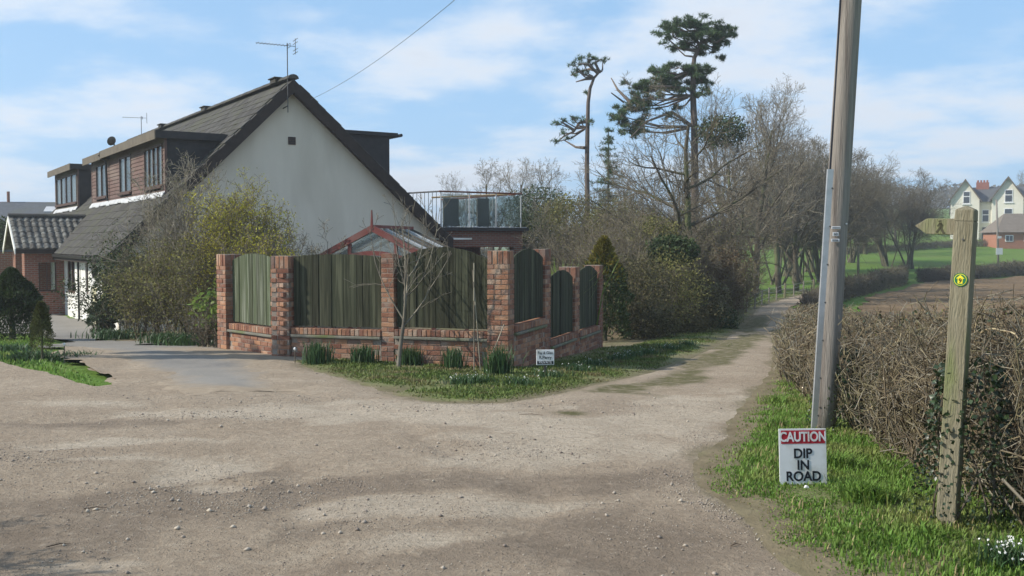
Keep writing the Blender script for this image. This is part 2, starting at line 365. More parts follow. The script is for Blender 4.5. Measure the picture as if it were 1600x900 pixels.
def surf_mat(name, build):
    m, nt, N, L, b = newmat(name); b.inputs['Roughness'].default_value = .95; b.inputs['Specular IOR Level'].default_value = .1
    tc = N.new('ShaderNodeTexCoord'); geo = N.new('ShaderNodeNewGeometry')
    def noise(s, det=8, rough=.6, st=None):
        x = N.new('ShaderNodeTexNoise'); x.inputs['Scale'].default_value = s; x.inputs['Detail'].default_value = det; x.inputs['Roughness'].default_value = rough
        if st:
            mp = N.new('ShaderNodeMapping'); mp.inputs['Scale'].default_value = st[:3]; mp.inputs['Rotation'].default_value = (0, 0, st[3]); L.new(geo.outputs['Position'], mp.inputs[0]); L.new(mp.outputs[0], x.inputs[0])
        else: L.new(geo.outputs['Position'], x.inputs[0])
        return x.outputs[0]
    def mixc(f, a, c):
        x = N.new('ShaderNodeMix'); x.data_type = 'RGBA'
        L.new(f, x.inputs[0])
        for i, v in ((6, a), (7, c)):
            if isinstance(v, tuple): x.inputs[i].default_value = (*v, 1)
            else: L.new(v, x.inputs[i])
        return x.outputs[2]
    def rng(v, a, c, lo=0.0, hi=1.0):
        x = N.new('ShaderNodeMapRange'); x.inputs[1].default_value = a; x.inputs[2].default_value = c; x.inputs[3].default_value = lo; x.inputs[4].default_value = hi; L.new(v, x.inputs[0]); return x.outputs[0]
    def mul(a, c, op='MULTIPLY'):
        x = N.new('ShaderNodeMath'); x.operation = op
        for i, v in ((0, a), (1, c)):
            if isinstance(v, (int, float)): x.inputs[i].default_value = v
            else: L.new(v, x.inputs[i])
        return x.outputs[0]
    def vor(s):
        x = N.new('ShaderNodeTexVoronoi'); x.inputs['Scale'].default_value = s; L.new(geo.outputs['Position'], x.inputs[0]); return x
    def mask():
        a = N.new('ShaderNodeAttribute'); a.attribute_name = 'mask'; s = N.new('ShaderNodeSeparateColor'); L.new(a.outputs['Color'], s.inputs[0]); return s.outputs
    def bump(h, dist, st=.7):
        x = N.new('ShaderNodeBump'); x.inputs['Distance'].default_value = dist; x.inputs['Strength'].default_value = st; L.new(h, x.inputs['Height']); L.new(x.outputs[0], b.inputs['Normal'])
    col = build(noise, mixc, rng, mul, vor, mask, bump)
    L.new(col, b.inputs['Base Color']); return m
def _dirt(noise, mixc, rng, mul, vor, mask, bump):
    mk = mask(); big = noise(.7); fine = noise(9, 10, .7)
    c = mixc(rng(big, .35, .65), (.43, .345, .255), (.52, .43, .325))
    c = mixc(rng(fine, .3, .75), mixc(rng(big, .3, .7), (.295, .233, .17), (.375, .303, .228)), c)
    ptone = rng(mul(mk[0], mul(mul(noise(1.8, 9, .68), .5, 'SUBTRACT'), 1.3, 'MULTIPLY'), 'ADD'), .55, 1.0, 0, .8)
    c = mixc(ptone, c, mixc(rng(fine, .3, .7), (.52, .445, .345), (.60, .52, .415)))
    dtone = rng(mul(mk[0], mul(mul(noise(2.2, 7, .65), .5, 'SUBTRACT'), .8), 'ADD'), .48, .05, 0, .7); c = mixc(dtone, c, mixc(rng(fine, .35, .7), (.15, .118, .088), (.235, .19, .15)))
    mid_ = noise(26, 8, .75); c = mixc(rng(mid_, .62, .34, .0, .5), c, mixc(rng(mid_, .3, .7), (.19, .147, .104), (.27, .215, .158)))
    c = mixc(mul(rng(noise(13, 9, .75), .55, .72, 0, .65), rng(big, .3, .6, .4, 1.0)), c, (.50, .43, .335))
    v = vor(38); sp = mul(rng(v.outputs['Distance'], .26, .12), rng(noise(2.2), .42, .6)); sp2 = mul(sp, mul(rng(mk[1], 0, 1, .35, 1.0), .9))
    c = mixc(sp2, c, mixc(v.outputs['Color'], (.24, .21, .18), (.52, .47, .41)))
    v2 = vor(90); c = mixc(mul(rng(v2.outputs['Distance'], .3, .15), rng(noise(5), .42, .62, 0, .7)), c, mixc(v2.outputs['Color'], (.13, .105, .08), (.46, .4, .34)))
    c = mixc(mul(rng(mk[2], .1, .8), rng(noise(6), .3, .55, .25, .95)), c, mixc(fine, (.085, .082, .035), (.16, .15, .07)))
    bump(mul(mul(fine, 1.0), mul(mul(sp, .6), mul(mid_, .7), 'ADD'), 'ADD'), .045, 1.0)
    return c
M_DIRT = surf_mat('dirt', _dirt)
def _tarmac(noise, mixc, rng, mul, vor, mask, bump):
    mk = mask(); fine = noise(40, 6, .7); big = noise(.9)
    c = mixc(rng(big, .35, .65), (.185, .172, .153), (.25, .233, .208)); c = mixc(rng(fine, .3, .7), c, mixc(big, (.21, .197, .177), (.30, .28, .248)))
    c = mixc(rng(noise(.45, 8, .65), .5, .62, 0, .7), c, (.15, .143, .135)); c = mixc(rng(noise(11, 8, .75), .55, .7, 0, .5), c, (.34, .305, .26))
    c = mixc(rng(mul(mk[0], mul(mul(noise(2.5), .5, 'SUBTRACT'), .9), 'ADD'), .25, .8), c, mixc(rng(noise(9, 10, .7), .3, .7), (.24, .19, .138), (.35, .288, .213)))
    bump(fine, .012, .6); return c
M_TAR = surf_mat('tarmac', _tarmac)
def _field(noise, mixc, rng, mul, vor, mask, bump):
    f = noise(3, 8, .7); b_ = noise(.12, 6); mk = mask()
    c = mixc(rng(f, .3, .7), (.075, .15, .02), (.13, .22, .04)); c = mixc(rng(b_, .4, .65, 0, .6), c, (.13, .17, .045))
    c = mixc(rng(noise(1.3, 7), .52, .7, 0, .5), c, (.12, .11, .05))
    soil = mixc(rng(f, .3, .7), (.13, .10, .066), (.23, .185, .125))
    c = mixc(mk[0], c, soil)
    bump(f, .08, .8); return c
M_FIELD = surf_mat('field_grass', _field)
def _plough(noise, mixc, rng, mul, vor, mask, bump):
    f = noise(4, 9, .7); st = noise(1.2, 5, .6, (.18, 2.2, 1, -.35))
    c = mixc(rng(st, .35, .65), (.155, .105, .06), (.3, .215, .13)); c = mixc(rng(f, .35, .7), mixc(f, (.11, .075, .042), (.17, .12, .07)), c)
    bump(f, .1, .8); return c
M_PLOUGH = surf_mat('ploughed_soil', _plough)

# base terrain: one sheet to the horizon
def soil_mask(x, y):
    near = (sstep(np.maximum(sdf(BED_H, x, y), -1e9), -.3, .2))
    thick = sdf([(2.2, 20), (5.5, 33), (8, 43), (3, 60), (-16, 62), (-4, 33)], x, y)
    v = np.maximum(near, sstep(thick, -1, 1)); fringe = np.maximum(sstep(sdf(VERGE_F, x, y), -.2, 0) * (1 - sstep(sdf(VERGE_F, x, y), .0, .5)), 0) * .8
    vf = sdf(VERGE_F, x, y); bare = sstep(vf, 0, .1) * (1 - sstep(fbm(x, y, .8, 3, 44) + .25 * sstep(vf, 0, .9) - .12, .38, .62)) * .7; vr = sdf(VERGE_R, x, y); v = np.maximum(v, sstep(vf, -.8, -.3) * (1 - sstep(vf, .05, .3)) * .9); return np.clip(np.maximum(np.maximum(v, fringe), np.maximum(bare, sstep(vr, -.5, -.1) * (.95 - .45 * sstep(vr, .1, .6)))), 0, 1)
_xs = np.concatenate([-graded(30, 900, 1.5, .09)[::-1], np.arange(-29.6, 22, .3), graded(22, 900, .6, .07)])
_ys = np.concatenate([np.arange(-60, 2, 6), graded(2, 1400, .28, .022)])
def terr_z(x, y):
    m_ = np.maximum(sstep(sdf(DIRT, x, y), -.05, .35) * (1 - sstep(np.maximum(sdf(VERGE_F, x, y), sdf(VERGE_R, x, y)), -.55, -.28)), sstep(sdf(DRIVE, x, y), .1, .5))
    m_ = np.maximum(m_, sstep(sdf(PLOUGH, x, y), .5, 1.5))
    lift = sstep(np.maximum(np.maximum(sdf(VERGE_R, x, y), sdf(VERGE_F, x, y)), sdf(LAWN_L, x, y)), -.15, .35)
    return g(x, y) - m_ * .1 + lift * .03
me = grid_sheet('ground', lambda x, y: np.ones_like(x), _xs, _ys, terr_z, M_FIELD, colf=lambda x, y: np.stack([soil_mask(x, y)] * 3 + [np.ones_like(x)], 1))
tag(link('ground', me), kind='structure')
def in_dirt(x, y):
    e = (fbm(x, y, .9, 4, 3) - .5) * .5
    return np.minimum(sdf(DIRT, x, y) + e * .3, np.minimum(-np.maximum(sdf(VERGE_F, x, y), sdf(VERGE_R, x, y)) + e * .8 + .27, -sdf(LAWN_L, x, y) + e * .5 - .05))
me = grid_sheet('dirt_track', in_dirt, np.arange(-27, 22, .11), graded(2.2, 66, .07, .009), dirt_z, M_DIRT, colf=dirt_col)
tag(link('dirt_track', me), kind='structure')
def drive_col(x, y):
    d = sdf(DRIVE, x, y); m_ = np.clip(1.35 - 1.3 * sstep(d, -.1, 1.55), 0, 1) * sstep(19.5 - y, 0, 3)
    return np.stack([m_, m_ * 0, m_ * 0, np.ones_like(x)], 1)
def drive_z(x, y):
    d = sdf(DRIVE, x, y); k = sstep(d, .4, 1.6); n_ = (fbm(x, y, .4, 3, 15) - .5)
    z = (g(x, y) + .03) * k + dirt_z(x, y) * (1 - k) + (-.014 + .022 * sstep(d, -.2, 1.3) + n_ * .05) * (1 - k)
    return np.where(sdf(DIRT, x, y) > 0, np.where(k > .5, np.maximum(z, dirt_z(x, y) + .004), z), g(x, y) + .03)
me = grid_sheet('driveway', lambda x, y: sdf(DRIVE, x, y) + (fbm(x, y, 1.4, 3, 13) - .5) * 1.6 + (fbm(x, y, .3, 3, 14) - .5) * .7, np.arange(-22, 0, .14), graded(9, 38, .08, .004), drive_z, M_TAR, colf=drive_col)
tag(link('driveway', me), kind='structure')
me = grid_sheet('ploughed_field', lambda x, y: sdf(PLOUGH, x, y) + (fbm(x, y, 3, 3, 4) - .5) * 1.2, np.arange(6, 122, .7), np.arange(10, 104, .55),
                lambda x, y: g(x, y) + .05 + .05 * np.sin((y * .94 - x * .34) * 4.2) + (fbm(x, y, 1.0, 2, 6) - .5) * .1, M_PLOUGH)
tag(link('ploughed_field', me), kind='structure')

# ------------------------------------------------------------------ blades, leaves, stones as vectorised meshes
def blades(name, P, H, mat, w=.006, lean=.5, rs=0, seg2=True, curl=1.0):
    """grass-like blades rooted at P (n,3) with heights H"""
    r = np.random.default_rng(rs); n = len(P); a = r.uniform(0, 2 * np.pi, n); d = np.stack([np.cos(a), np.sin(a), 0 * a], 1); s = np.stack([-np.sin(a), np.cos(a), 0 * a], 1)
    wv = (w * r.uniform(.6, 1.4, n))[:, None]; ln = (H * lean * r.uniform(.1, 1, n))[:, None]; up = np.array([0, 0, 1.0])
    a0 = P - s * wv; a1 = P + s * wv; mid = P + up * (H * .6)[:, None] + d * ln * .45
    tip = P + up * (H * r.uniform(.8, 1, n))[:, None] + d * ln * 1.3 * curl
    V = np.stack([a0, a1, mid - s * wv * .8, mid + s * wv * .8, tip], 1).reshape(-1, 3); b = np.arange(n)[:, None] * 5
    rv = np.repeat(r.random(n), 5)
    return fast_mesh(name, V, [b + np.array([[0, 1, 3, 2]]), b + np.array([[2, 3, 4]])], mat, {'rnd': rv})
def leaf_mesh(name, C, size, mat, rs=0, aspect=.5, droop=0.0, outward=None):
    """diamond leaves, folded along the midrib, at points C"""
    r = np.random.default_rng(rs); n = len(C); size = np.broadcast_to(size, n) * r.uniform(.6, 1.35, n)
    d = r.normal(size=(n, 3)); d[:, 2] -= droop
    if outward is not None: d += outward
    d /= np.linalg.norm(d, axis=1)[:, None]; t = r.normal(size=(n, 3)); s = np.cross(d, t); s /= np.linalg.norm(s, axis=1)[:, None]; nn = np.cross(d, s)
    L = size[:, None]
    V = np.stack([C, C + d * L * .5 + s * L * aspect * .5 + nn * L * .1, C + d * L, C + d * L * .5 - s * L * aspect * .5 + nn * L * .1], 1).reshape(-1, 3)
    b = np.arange(n)[:, None] * 4
    return fast_mesh(name, V, [b + np.array([[0, 1, 2]]), b + np.array([[0, 2, 3]])], mat, {'rnd': np.repeat(r.random(n), 4)})
def seg_mesh(name, segs, mat, rs=0, kbig=7, big=.03):
    """tapered prisms; segs rows x0 y0 z0 x1 y1 z1 r0 r1"""
    A = np.asarray(segs, float); r = np.random.default_rng(rs); Vs = []; Fs = []; Rn = []; base = 0
    for sel, k in ((A[:, 6] >= big, kbig), (A[:, 6] < big, 3)):
        B = A[sel]
        if not len(B): continue
        p, q = B[:, :3], B[:, 3:6]; d = q - p; L = np.linalg.norm(d, axis=1); d /= np.maximum(L, 1e-9)[:, None]
        ref = np.where((np.abs(d[:, 2]) < .9)[:, None], np.array([[0, 0, 1.0]]), np.array([[1.0, 0, 0]]))
        u = np.cross(d, ref); u /= np.linalg.norm(u, axis=1)[:, None]; v = np.cross(d, u); n = len(B)
        t = np.arange(k) * 2 * np.pi / k; ring = u[:, None] * np.cos(t)[None, :, None] + v[:, None] * np.sin(t)[None, :, None]
        V = np.concatenate([p[:, None] + ring * B[:, 6][:, None, None], q[:, None] + ring * B[:, 7][:, None, None]], 1)
        b = base + np.arange(n)[:, None] * (2 * k)
        for j in range(k): Fs.append(b + np.array([[j, (j + 1) % k, k + (j + 1) % k, k + j]]))
        Vs.append(V.reshape(-1, 3)); Rn.append(np.repeat(r.random(n), 2 * k)); base += n * 2 * k
    return fast_mesh(name, np.concatenate(Vs), [np.concatenate(Fs)] if len({f.shape[1] for f in Fs}) == 1 else Fs, mat, {'rnd': np.concatenate(Rn)}, smooth=True)
def _nrm(x, y, z):
    l = math.sqrt(x * x + y * y + z * z) + 1e-12; return x / l, y / l, z / l
def grow(out, rg, p, d, L, r, lvl, S, rmin=.004):
    s = S[lvl]; n = s['n']; sl = L / n; w = s.get('w', .15); up = s.get('up', .05); r1 = r * s.get('taper', .35)
    pts = [p]; ds = []
    for i in range(n):
        d = _nrm(d[0] + rg.gauss(0, w), d[1] + rg.gauss(0, w), d[2] + rg.gauss(0, w) + up); q = (p[0] + d[0] * sl, p[1] + d[1] * sl, p[2] + d[2] * sl)
        out.append((*p, *q, max(r + (r1 - r) * i / n, rmin), max(r + (r1 - r) * (i + 1) / n, rmin), lvl)); pts.append(q); ds.append(d); p = q
    if lvl + 1 >= len(S): return
    kids = s['kids'] if isinstance(s['kids'], int) else rg.randint(*s['kids']); st = s.get('start', .3); ph = rg.random() * 6.28
    for k in range(kids):
        f = st + (1 - st) * (k + rg.random()) / kids; fi = min(f * n, n - .001); i = int(fi); t = fi - i
        a, b = pts[i], pts[i + 1]; q = (a[0] + (b[0] - a[0]) * t, a[1] + (b[1] - a[1]) * t, a[2] + (b[2] - a[2]) * t); dd = ds[i]
        ang = R(rg.gauss(*s.get('ang', (45, 10)))); ph += 2.4 + rg.gauss(0, .4)
        ox, oy, oz = (0, 0, 1) if abs(dd[2]) < .9 else (1, 0, 0)
        ux, uy, uz = _nrm(dd[1] * oz - dd[2] * oy, dd[2] * ox - dd[0] * oz, dd[0] * oy - dd[1] * ox)
        vx, vy, vz = dd[1] * uz - dd[2] * uy, dd[2] * ux - dd[0] * uz, dd[0] * uy - dd[1] * ux
        ca, sa, cp, sp_ = math.cos(ang), math.sin(ang), math.cos(ph), math.sin(ph)
        nd = (dd[0] * ca + (ux * cp + vx * sp_) * sa, dd[1] * ca + (uy * cp + vy * sp_) * sa, dd[2] * ca + (uz * cp + vz * sp_) * sa)
        shape = s.get('shape', (1.2, .55)); ln = L * rg.uniform(*s.get('lr', (.45, .65))) * (shape[0] + (shape[1] - shape[0]) * f)
        grow(out, rg, q, nd, ln, max((r + (r1 - r) * f) * s.get('rr', .55), rmin), lvl + 1, S, rmin)

M_GRASS = pm('grass_blade', (.115, .205, .03), (.175, .275, .055), 1.2, rough=.6, rnd=.45, attr='rnd', trans=.35, c3=(.24, .28, .08), big=1.6)
M_GRASS_D = pm('verge_grass', (.095, .135, .03), (.145, .18, .05), 1.2, rough=.6, rnd=.45, attr='rnd', trans=.3, c3=(.19, .16, .075), big=1.8)
M_STONE = pm('loose_stone', (.24, .20, .165), (.40, .35, .29), 3, rough=.95, rnd=.4, attr='rnd')
def scatter(poly, n, rs, keep=None, ybias=None):
    r = np.random.default_rng(rs); P = np.array(poly); lo, hi = P.min(0), P.max(0); out = []; c = 0
    while c < n:
        k = n * 3; x = r.uniform(lo[0], hi[0], k); y = r.uniform(lo[1], hi[1], k)
        ok = sdf(poly, x, y) > 0
        if keep is not None: ok &= r.random(k) < keep(x, y)
        out.append(np.stack([x, y], 1)[ok]); c += ok.sum()
        if len(out) > 400: break
    return np.concatenate(out)[:n]
def onground(xy, dz=0.0): return np.column_stack([xy, terr_z(xy[:, 0], xy[:, 1]) + dz])
def grass_patch(name, poly, n, hmin, hmax, mat, rs, label, keep=None, w=.006):
    xy = scatter(poly, n, rs, keep); r = np.random.default_rng(rs + 1); e = sdf(poly, xy[:, 0], xy[:, 1])
    H = r.uniform(hmin, hmax, len(xy)) * (1 - .8 * np.exp(-((xy[:, 0] - SGN[0]) ** 2 + (xy[:, 1] - SGN[1] + .12) ** 2) / .08)) * (.35 + .65 * sstep(e, 0, .4)) * (.55 + .9 * fbm(xy[:, 0], xy[:, 1], .6, 3, rs))
    me = blades(name, onground(xy, -.004), H, mat, w=w, rs=rs); o = link(name, me); return tag(o, label, 'grass', kind='stuff')
SGN = gp(1256, 770)
VR_near = [p for p in VERGE_R if p[1] < 30]
grass_patch('grass', VR_near, 95000, .018, .055, M_GRASS, 11, 'bright green grass verge below the bare hedge and caution sign', keep=lambda x, y: np.clip((8.5 / np.maximum(y, 4)) ** 2, .03, 1) * (.12 + .88 * sstep(sdf(VERGE_R, x, y) + (fbm(x, y, .5, 3, 61) - .5) * .9, -.05, .35)) * (.3 + .7 * sstep(fbm(x, y, .35, 3, 62), .3, .5)), w=.005)
grass_patch('grass', VERGE_F, 50000, .018, .055, M_GRASS_D, 12, 'worn mossy grass strip along the brick garden wall', keep=lambda x, y: np.clip((17 / np.maximum(y, 12)) ** 2, .03, 1) * (.06 + .94 * sstep(fbm(x, y, .8, 3, 44) + .25 * sstep(sdf(VERGE_F, x, y), 0, .9) - .12, .38, .62)), w=.009)
grass_patch('grass', LAWN_L, 24000, .03, .08, M_GRASS, 13, 'small lawn corner below the dark cypress at the drive entrance', w=.011)
M_STRAW = pm('dead_grass', (.30, .24, .12), (.40, .33, .18), 2, rough=.8, rnd=.3, attr='rnd', trans=.3)
grass_patch('dead_grass', VR_near, 3500, .03, .085, M_STRAW, 15, 'scattered straw-coloured dead blades in the right verge', keep=lambda x, y: np.clip((8.5 / np.maximum(y, 4)) ** 2, .03, 1) * sstep(fbm(x, y, .4, 3, 63), .45, .65), w=.0035)
MOSS = [gp(960, 612), gp(1010, 612), gp(1080, 592), gp(1150, 556), gp(1186, 522), gp(1192, 500), gp(1176, 516), gp(1120, 552), gp(1040, 588)]
grass_patch('grass', MOSS, 7000, .02, .07, M_GRASS_D, 14, 'sparse grass growing down the middle of the dirt track', keep=lambda x, y: sstep(fbm(x, y, .9, 3, 45), .42, .62), w=.009)
def stones():
    r = np.random.default_rng(5); n = 42000; y = 3.5 + 20 * r.random(n * 3) ** 1.7; x = r.uniform(-.56, .3, n * 3) * y; c = dirt_col(x, y)
    ok = (in_dirt(x, y) > .05) & (sdf(DRIVE, x, y) < .9 * r.random(n * 3) ** 2) & (r.random(n * 3) < (.12 + .88 * c[:, 1]) * (.25 + 1.3 * sstep(fbm(x, y, 1.1, 4, 55), .42, .66))) & (c[:, 2] < .4)
    x, y = x[ok][:n], y[ok][:n]; n = len(x); s = r.uniform(.0025, .0075, n) * (1 + 1.7 * (r.random(n) > .975))
    C = np.column_stack([x, y, dirt_z(x, y) + s * .25])
    base = np.array([[1, 0, 0], [-.2, .9, .1], [-1, .1, 0], [.1, -1, .1], [.1, .1, .75], [0, 0, -.6]]); a = r.uniform(0, 6.28, n)
    V = base[None] * r.uniform(.6, 1.4, (n, 6, 3)) * s[:, None, None]
    X = V[..., 0] * np.cos(a)[:, None] - V[..., 1] * np.sin(a)[:, None]; Y = V[..., 0] * np.sin(a)[:, None] + V[..., 1] * np.cos(a)[:, None]
    V = np.stack([X, Y, V[..., 2]], 2) + C[:, None]; b = np.arange(n)[:, None] * 6
    F = [b + np.array([f]) for f in [(0, 1, 4), (1, 2, 4), (2, 3, 4), (3, 0, 4), (1, 0, 5), (2, 1, 5), (3, 2, 5), (0, 3, 5)]]
    me = fast_mesh('gravel', V.reshape(-1, 3), F, M_STONE, {'rnd': np.repeat(r.random(n), 6)})
    tag(link('gravel', me), 'loose pale gravel strewn over the dirt track', 'gravel', kind='stuff')
stones()
M_STICK = pm('dead_stick', (.09, .065, .045), (.16, .12, .085), 20)
rg = random.Random(9)
for (px, py, L_, a) in [(1150, 858, .035, .4), (150, 800, .07, .2), (92, 860, .06, .5), (830, 655, .12, -.2)]:
    x, y = gp(px, py); z = float(dirt_z(np.array(x), np.array(y)))
    MB().tube([(x - L_ * math.cos(a), y - L_ * math.sin(a), z + .008), (x, y + .02, z + .012), (x + L_ * math.cos(a), y + L_ * math.sin(a), z + .007)], [.003, .004, .002], 5).build('stick', M_STICK)
_sl = ['short dead twig lying near the grass edge of the track', 'thin dark stick lying on the yard in the near ground', 'bent twig lying beside the shadowed yard corner', 'longer stick lying where the yard meets the track']
for o, l in zip([o for o in COL.objects if o.name.startswith('stick')], _sl): tag(o, l, 'stick')
# ------------------------------------------------------------------ bungalow
M_RENDER = pm('pale_render', (.63, .575, .48), (.69, .635, .535), 1.3, rough=.95, bump=.3, bscale=60, spec=.1, c3=(.56, .51, .42), big=.5, stretch=(1.3, 1, .35))
M_WHITE = pm('white_paint', (.74, .73, .68), (.8, .79, .74), 3, rough=.7, c3=(.66, .65, .58), big=1)
M_TILE = pm('concrete_tile', (.052, .049, .045), (.088, .084, .077), 5, rough=.9, rnd=.24, c3=(.078, .078, .056), big=1.2, spec=.12)
M_PTILE = pm('lichen_tile', (.075, .07, .062), (.125, .12, .105), 9, rough=.9, rnd=.22, c3=(.21, .21, .19), big=6)
M_BARGE = pm('dark_bargeboard', (.026, .019, .016), (.045, .034, .028), 8, rough=.75)
M_CHEEK = pm('dark_felt_cheek', (.03, .03, .031), (.05, .047, .046), 4, rough=.8)
M_CLAD = pm('stained_cladding', (.10, .058, .048), (.155, .095, .08), 6, rough=.75, stretch=(1, .2, 1), c3=(.17, .125, .105), big=2)
M_FRAME = pm('brown_window_frame', (.06, .03, .022), (.09, .05, .036), 9, rough=.6)
M_FASCIA = pm('weathered_fascia', (.10, .085, .065), (.15, .125, .095), 4, rough=.8)
M_LEAD = pm('pale_lead_flashing', (.42, .43, .44), (.56, .56, .56), 6, rough=.5)
M_GUTTER = pm('dark_gutter', (.02, .02, .02), (.035, .033, .03), 8, rough=.5)
M_PANE = pm('dark_glazing', (.03, .035, .04), (.05, .055, .06), 2, rough=.06, spec=.8)
M_CURT = pm('net_curtain', (.5, .5, .5), (.62, .62, .6), 8, rough=.9)
M_METAL = pm('galvanised_metal', (.42, .44, .45), (.55, .56, .57), 12, rough=.45, metal=.6)
M_STEEL = pm('dull_aerial_metal', (.07, .07, .07), (.12, .12, .12), 12, rough=.6, metal=.0)
M_PORCHB = brickmat('porch_brick', (.27, .10, .06), (.20, .075, .048), (.24, .19, .155), .225, .075)
M_DOOR = pm('cream_door', (.5, .47, .3), (.56, .53, .36), 3, rough=.6)
HZ = -1.0; P0 = Vector((-11.2, 28.0, HZ)); HA = math.atan2(.545, .839)
house = empty('bungalow', P0, HA, 'pale rendered dormer bungalow with steep tiled gable beside the driveway', 'house')
HM = Matrix.Translation(P0) @ Matrix.Rotation(HA, 4, 'Z')
XA, ZA, XL, ZL, XR, ZR, YL = 5.15, 7.62, -.35, 2.2, 10.75, 2.7, 22.5
kl = (ZA - ZL) / (XA - XL); kr = (ZA - ZR) / (XR - XA)
def zl(x): return ZL + (x - XL) * kl
def zr(x): return ZA - (x - XA) * kr
b = MB(); b.prism([(0, -.4), (10.3, -.4), (10.3, zr(10.3) - .14), (XA, ZA - .16), (0, zl(0) - .14)], 0, .25); gable = b.build('gable_wall', M_RENDER, house)
v = MB().box(5.07, 5.31, -.02, .03, 5.62, 5.86); v = v.build('air_vent', M_FRAME, gable)
for k in range(4): MB().box(5.085, 5.295, -.032, -.018, 5.645 + k * .055, 5.675 + k * .055).build('louvre', M_GUTTER, gable)
# side wall with window and door openings (x = 0 plane, facing -x), built as panels round the openings
ops = [(7.1, 8.75, .8, 2.08), (3.2, 4.2, 0.0, 2.05), (4.6, 5.1, 0.9, 2.05), (1.2, 2.2, .8, 2.05)]
b = MB(); cuts = sorted({0.25, YL} | {o[0] for o in ops} | {o[1] for o in ops})
for a, c in zip(cuts[:-1], cuts[1:]):
    op = [o for o in ops if o[0] <= a and o[1] >= c]
    if not op: b.box(0, .25, a, c, -.3, zl(0) - .14)
    else:
        b.box(0, .25, a, c, op[0][3], zl(0) - .14)
        if op[0][2] > 0: b.box(0, .25, a, c, -.3, op[0][2])
b.build('side_wall', M_WHITE, house)
MB().box(.3, 10.2, YL - .25, YL, -.3, 2.5).build('end_wall', M_RENDER, house)
MB().box(10.05, 10.298, .252, YL, -.3, 2.7).build('rear_wall', M_RENDER, house)
for (y0, y1, z0, z1) in (ops[0], ops[2], ops[3]):
    w = MB().box(.04, .12, y0, y1, z0, z0 + .07).box(.04, .12, y0, y1, z1 - .07, z1).box(.04, .12, y0, y0 + .07, z0 + .07, z1 - .07).box(.04, .12, y1 - .07, y1, z0 + .07, z1 - .07)
    if y1 - y0 > 1: w.box(.04, .12, (y0 + y1) / 2 - .035, (y0 + y1) / 2 + .035, z0 + .07, z1 - .07)
    w = w.build('window', M_FRAME, house); MB().box(.08, .09, y0 + .06, y1 - .06, z0 + .06, z1 - .06).build('pane', M_PANE, w)
    MB().box(-.06, .03, y0 - .05, y1 + .05, z0 - .06, z0 - .002).build('sill', M_WHITE, w)
d = MB().box(.05, .1, 3.22, 4.18, 0, 2.03).build('door', M_DOOR, house)
MB().box(.03, .048, 3.32, 3.42, .95, 1.05).build('handle', M_METAL, d)
MB().box(-.02, .02, 3.32, 4.08, 1.2, 1.8).box(.03, .045, 3.34, 4.06, 1.22, 1.78).build('door_pane', M_CURT, d)
MB().tube([(-.06, 6.05, 0), (-.06, 6.05, 2.15)], .035, 8).build('drainpipe', M_GUTTER, house)
MB().tube([(-.06, .7, 0), (-.06, .7, 2.15)], .035, 8).build('drainpipe', M_GUTTER, house)
MB().box(-.012, -.002, 6.25, 6.38, -.1, 2.1).build('wall_trim', M_FRAME, house)
ln = MB(); ln.prism([(-.2, 1.5), (-.08, 1.5), (-.05, 1.78), (-.23, 1.78)], 2.62, 2.78).prism([(-.25, 1.79), (-.03, 1.79), (-.14, 1.9)], 2.58, 2.82).box(-.14, 0, 2.69, 2.71, 1.66, 1.69)
ln.build('wall_lantern', M_GUTTER, house)
# roof deck
b = MB(); b.prism([(XL, ZL - .1), (XA, ZA - .1), (XA, ZA - .02), (XL, ZL - .02)], -.3, YL + .2); b.build('roof', M_TILE, house)
b = MB(); b.prism([(XR, ZR - .1), (XR, ZR - .02), (XA + .002, ZA - .02), (XA + .002, ZA - .1)], -.3, YL + .2); roof_r = b.build('roof', M_TILE, house)
# bargeboards and verge
for (x0, z0, x1, z1) in ((XL, ZL, XA, ZA), (XR, ZR, XA, ZA)):
    MB().prism([(x0, z0 - .44), (x1, z1 - .44), (x1, z1 - .03), (x0, z0 - .03)], -.345, -.302).build('bargeboard', M_BARGE, house)
    MB().prism([(x0, z0 - .38), (x1, z1 - .38), (x1, z1 - .11), (x0, z0 - .11)], -.30, -.02).build('soffit', M_BARGE, house)
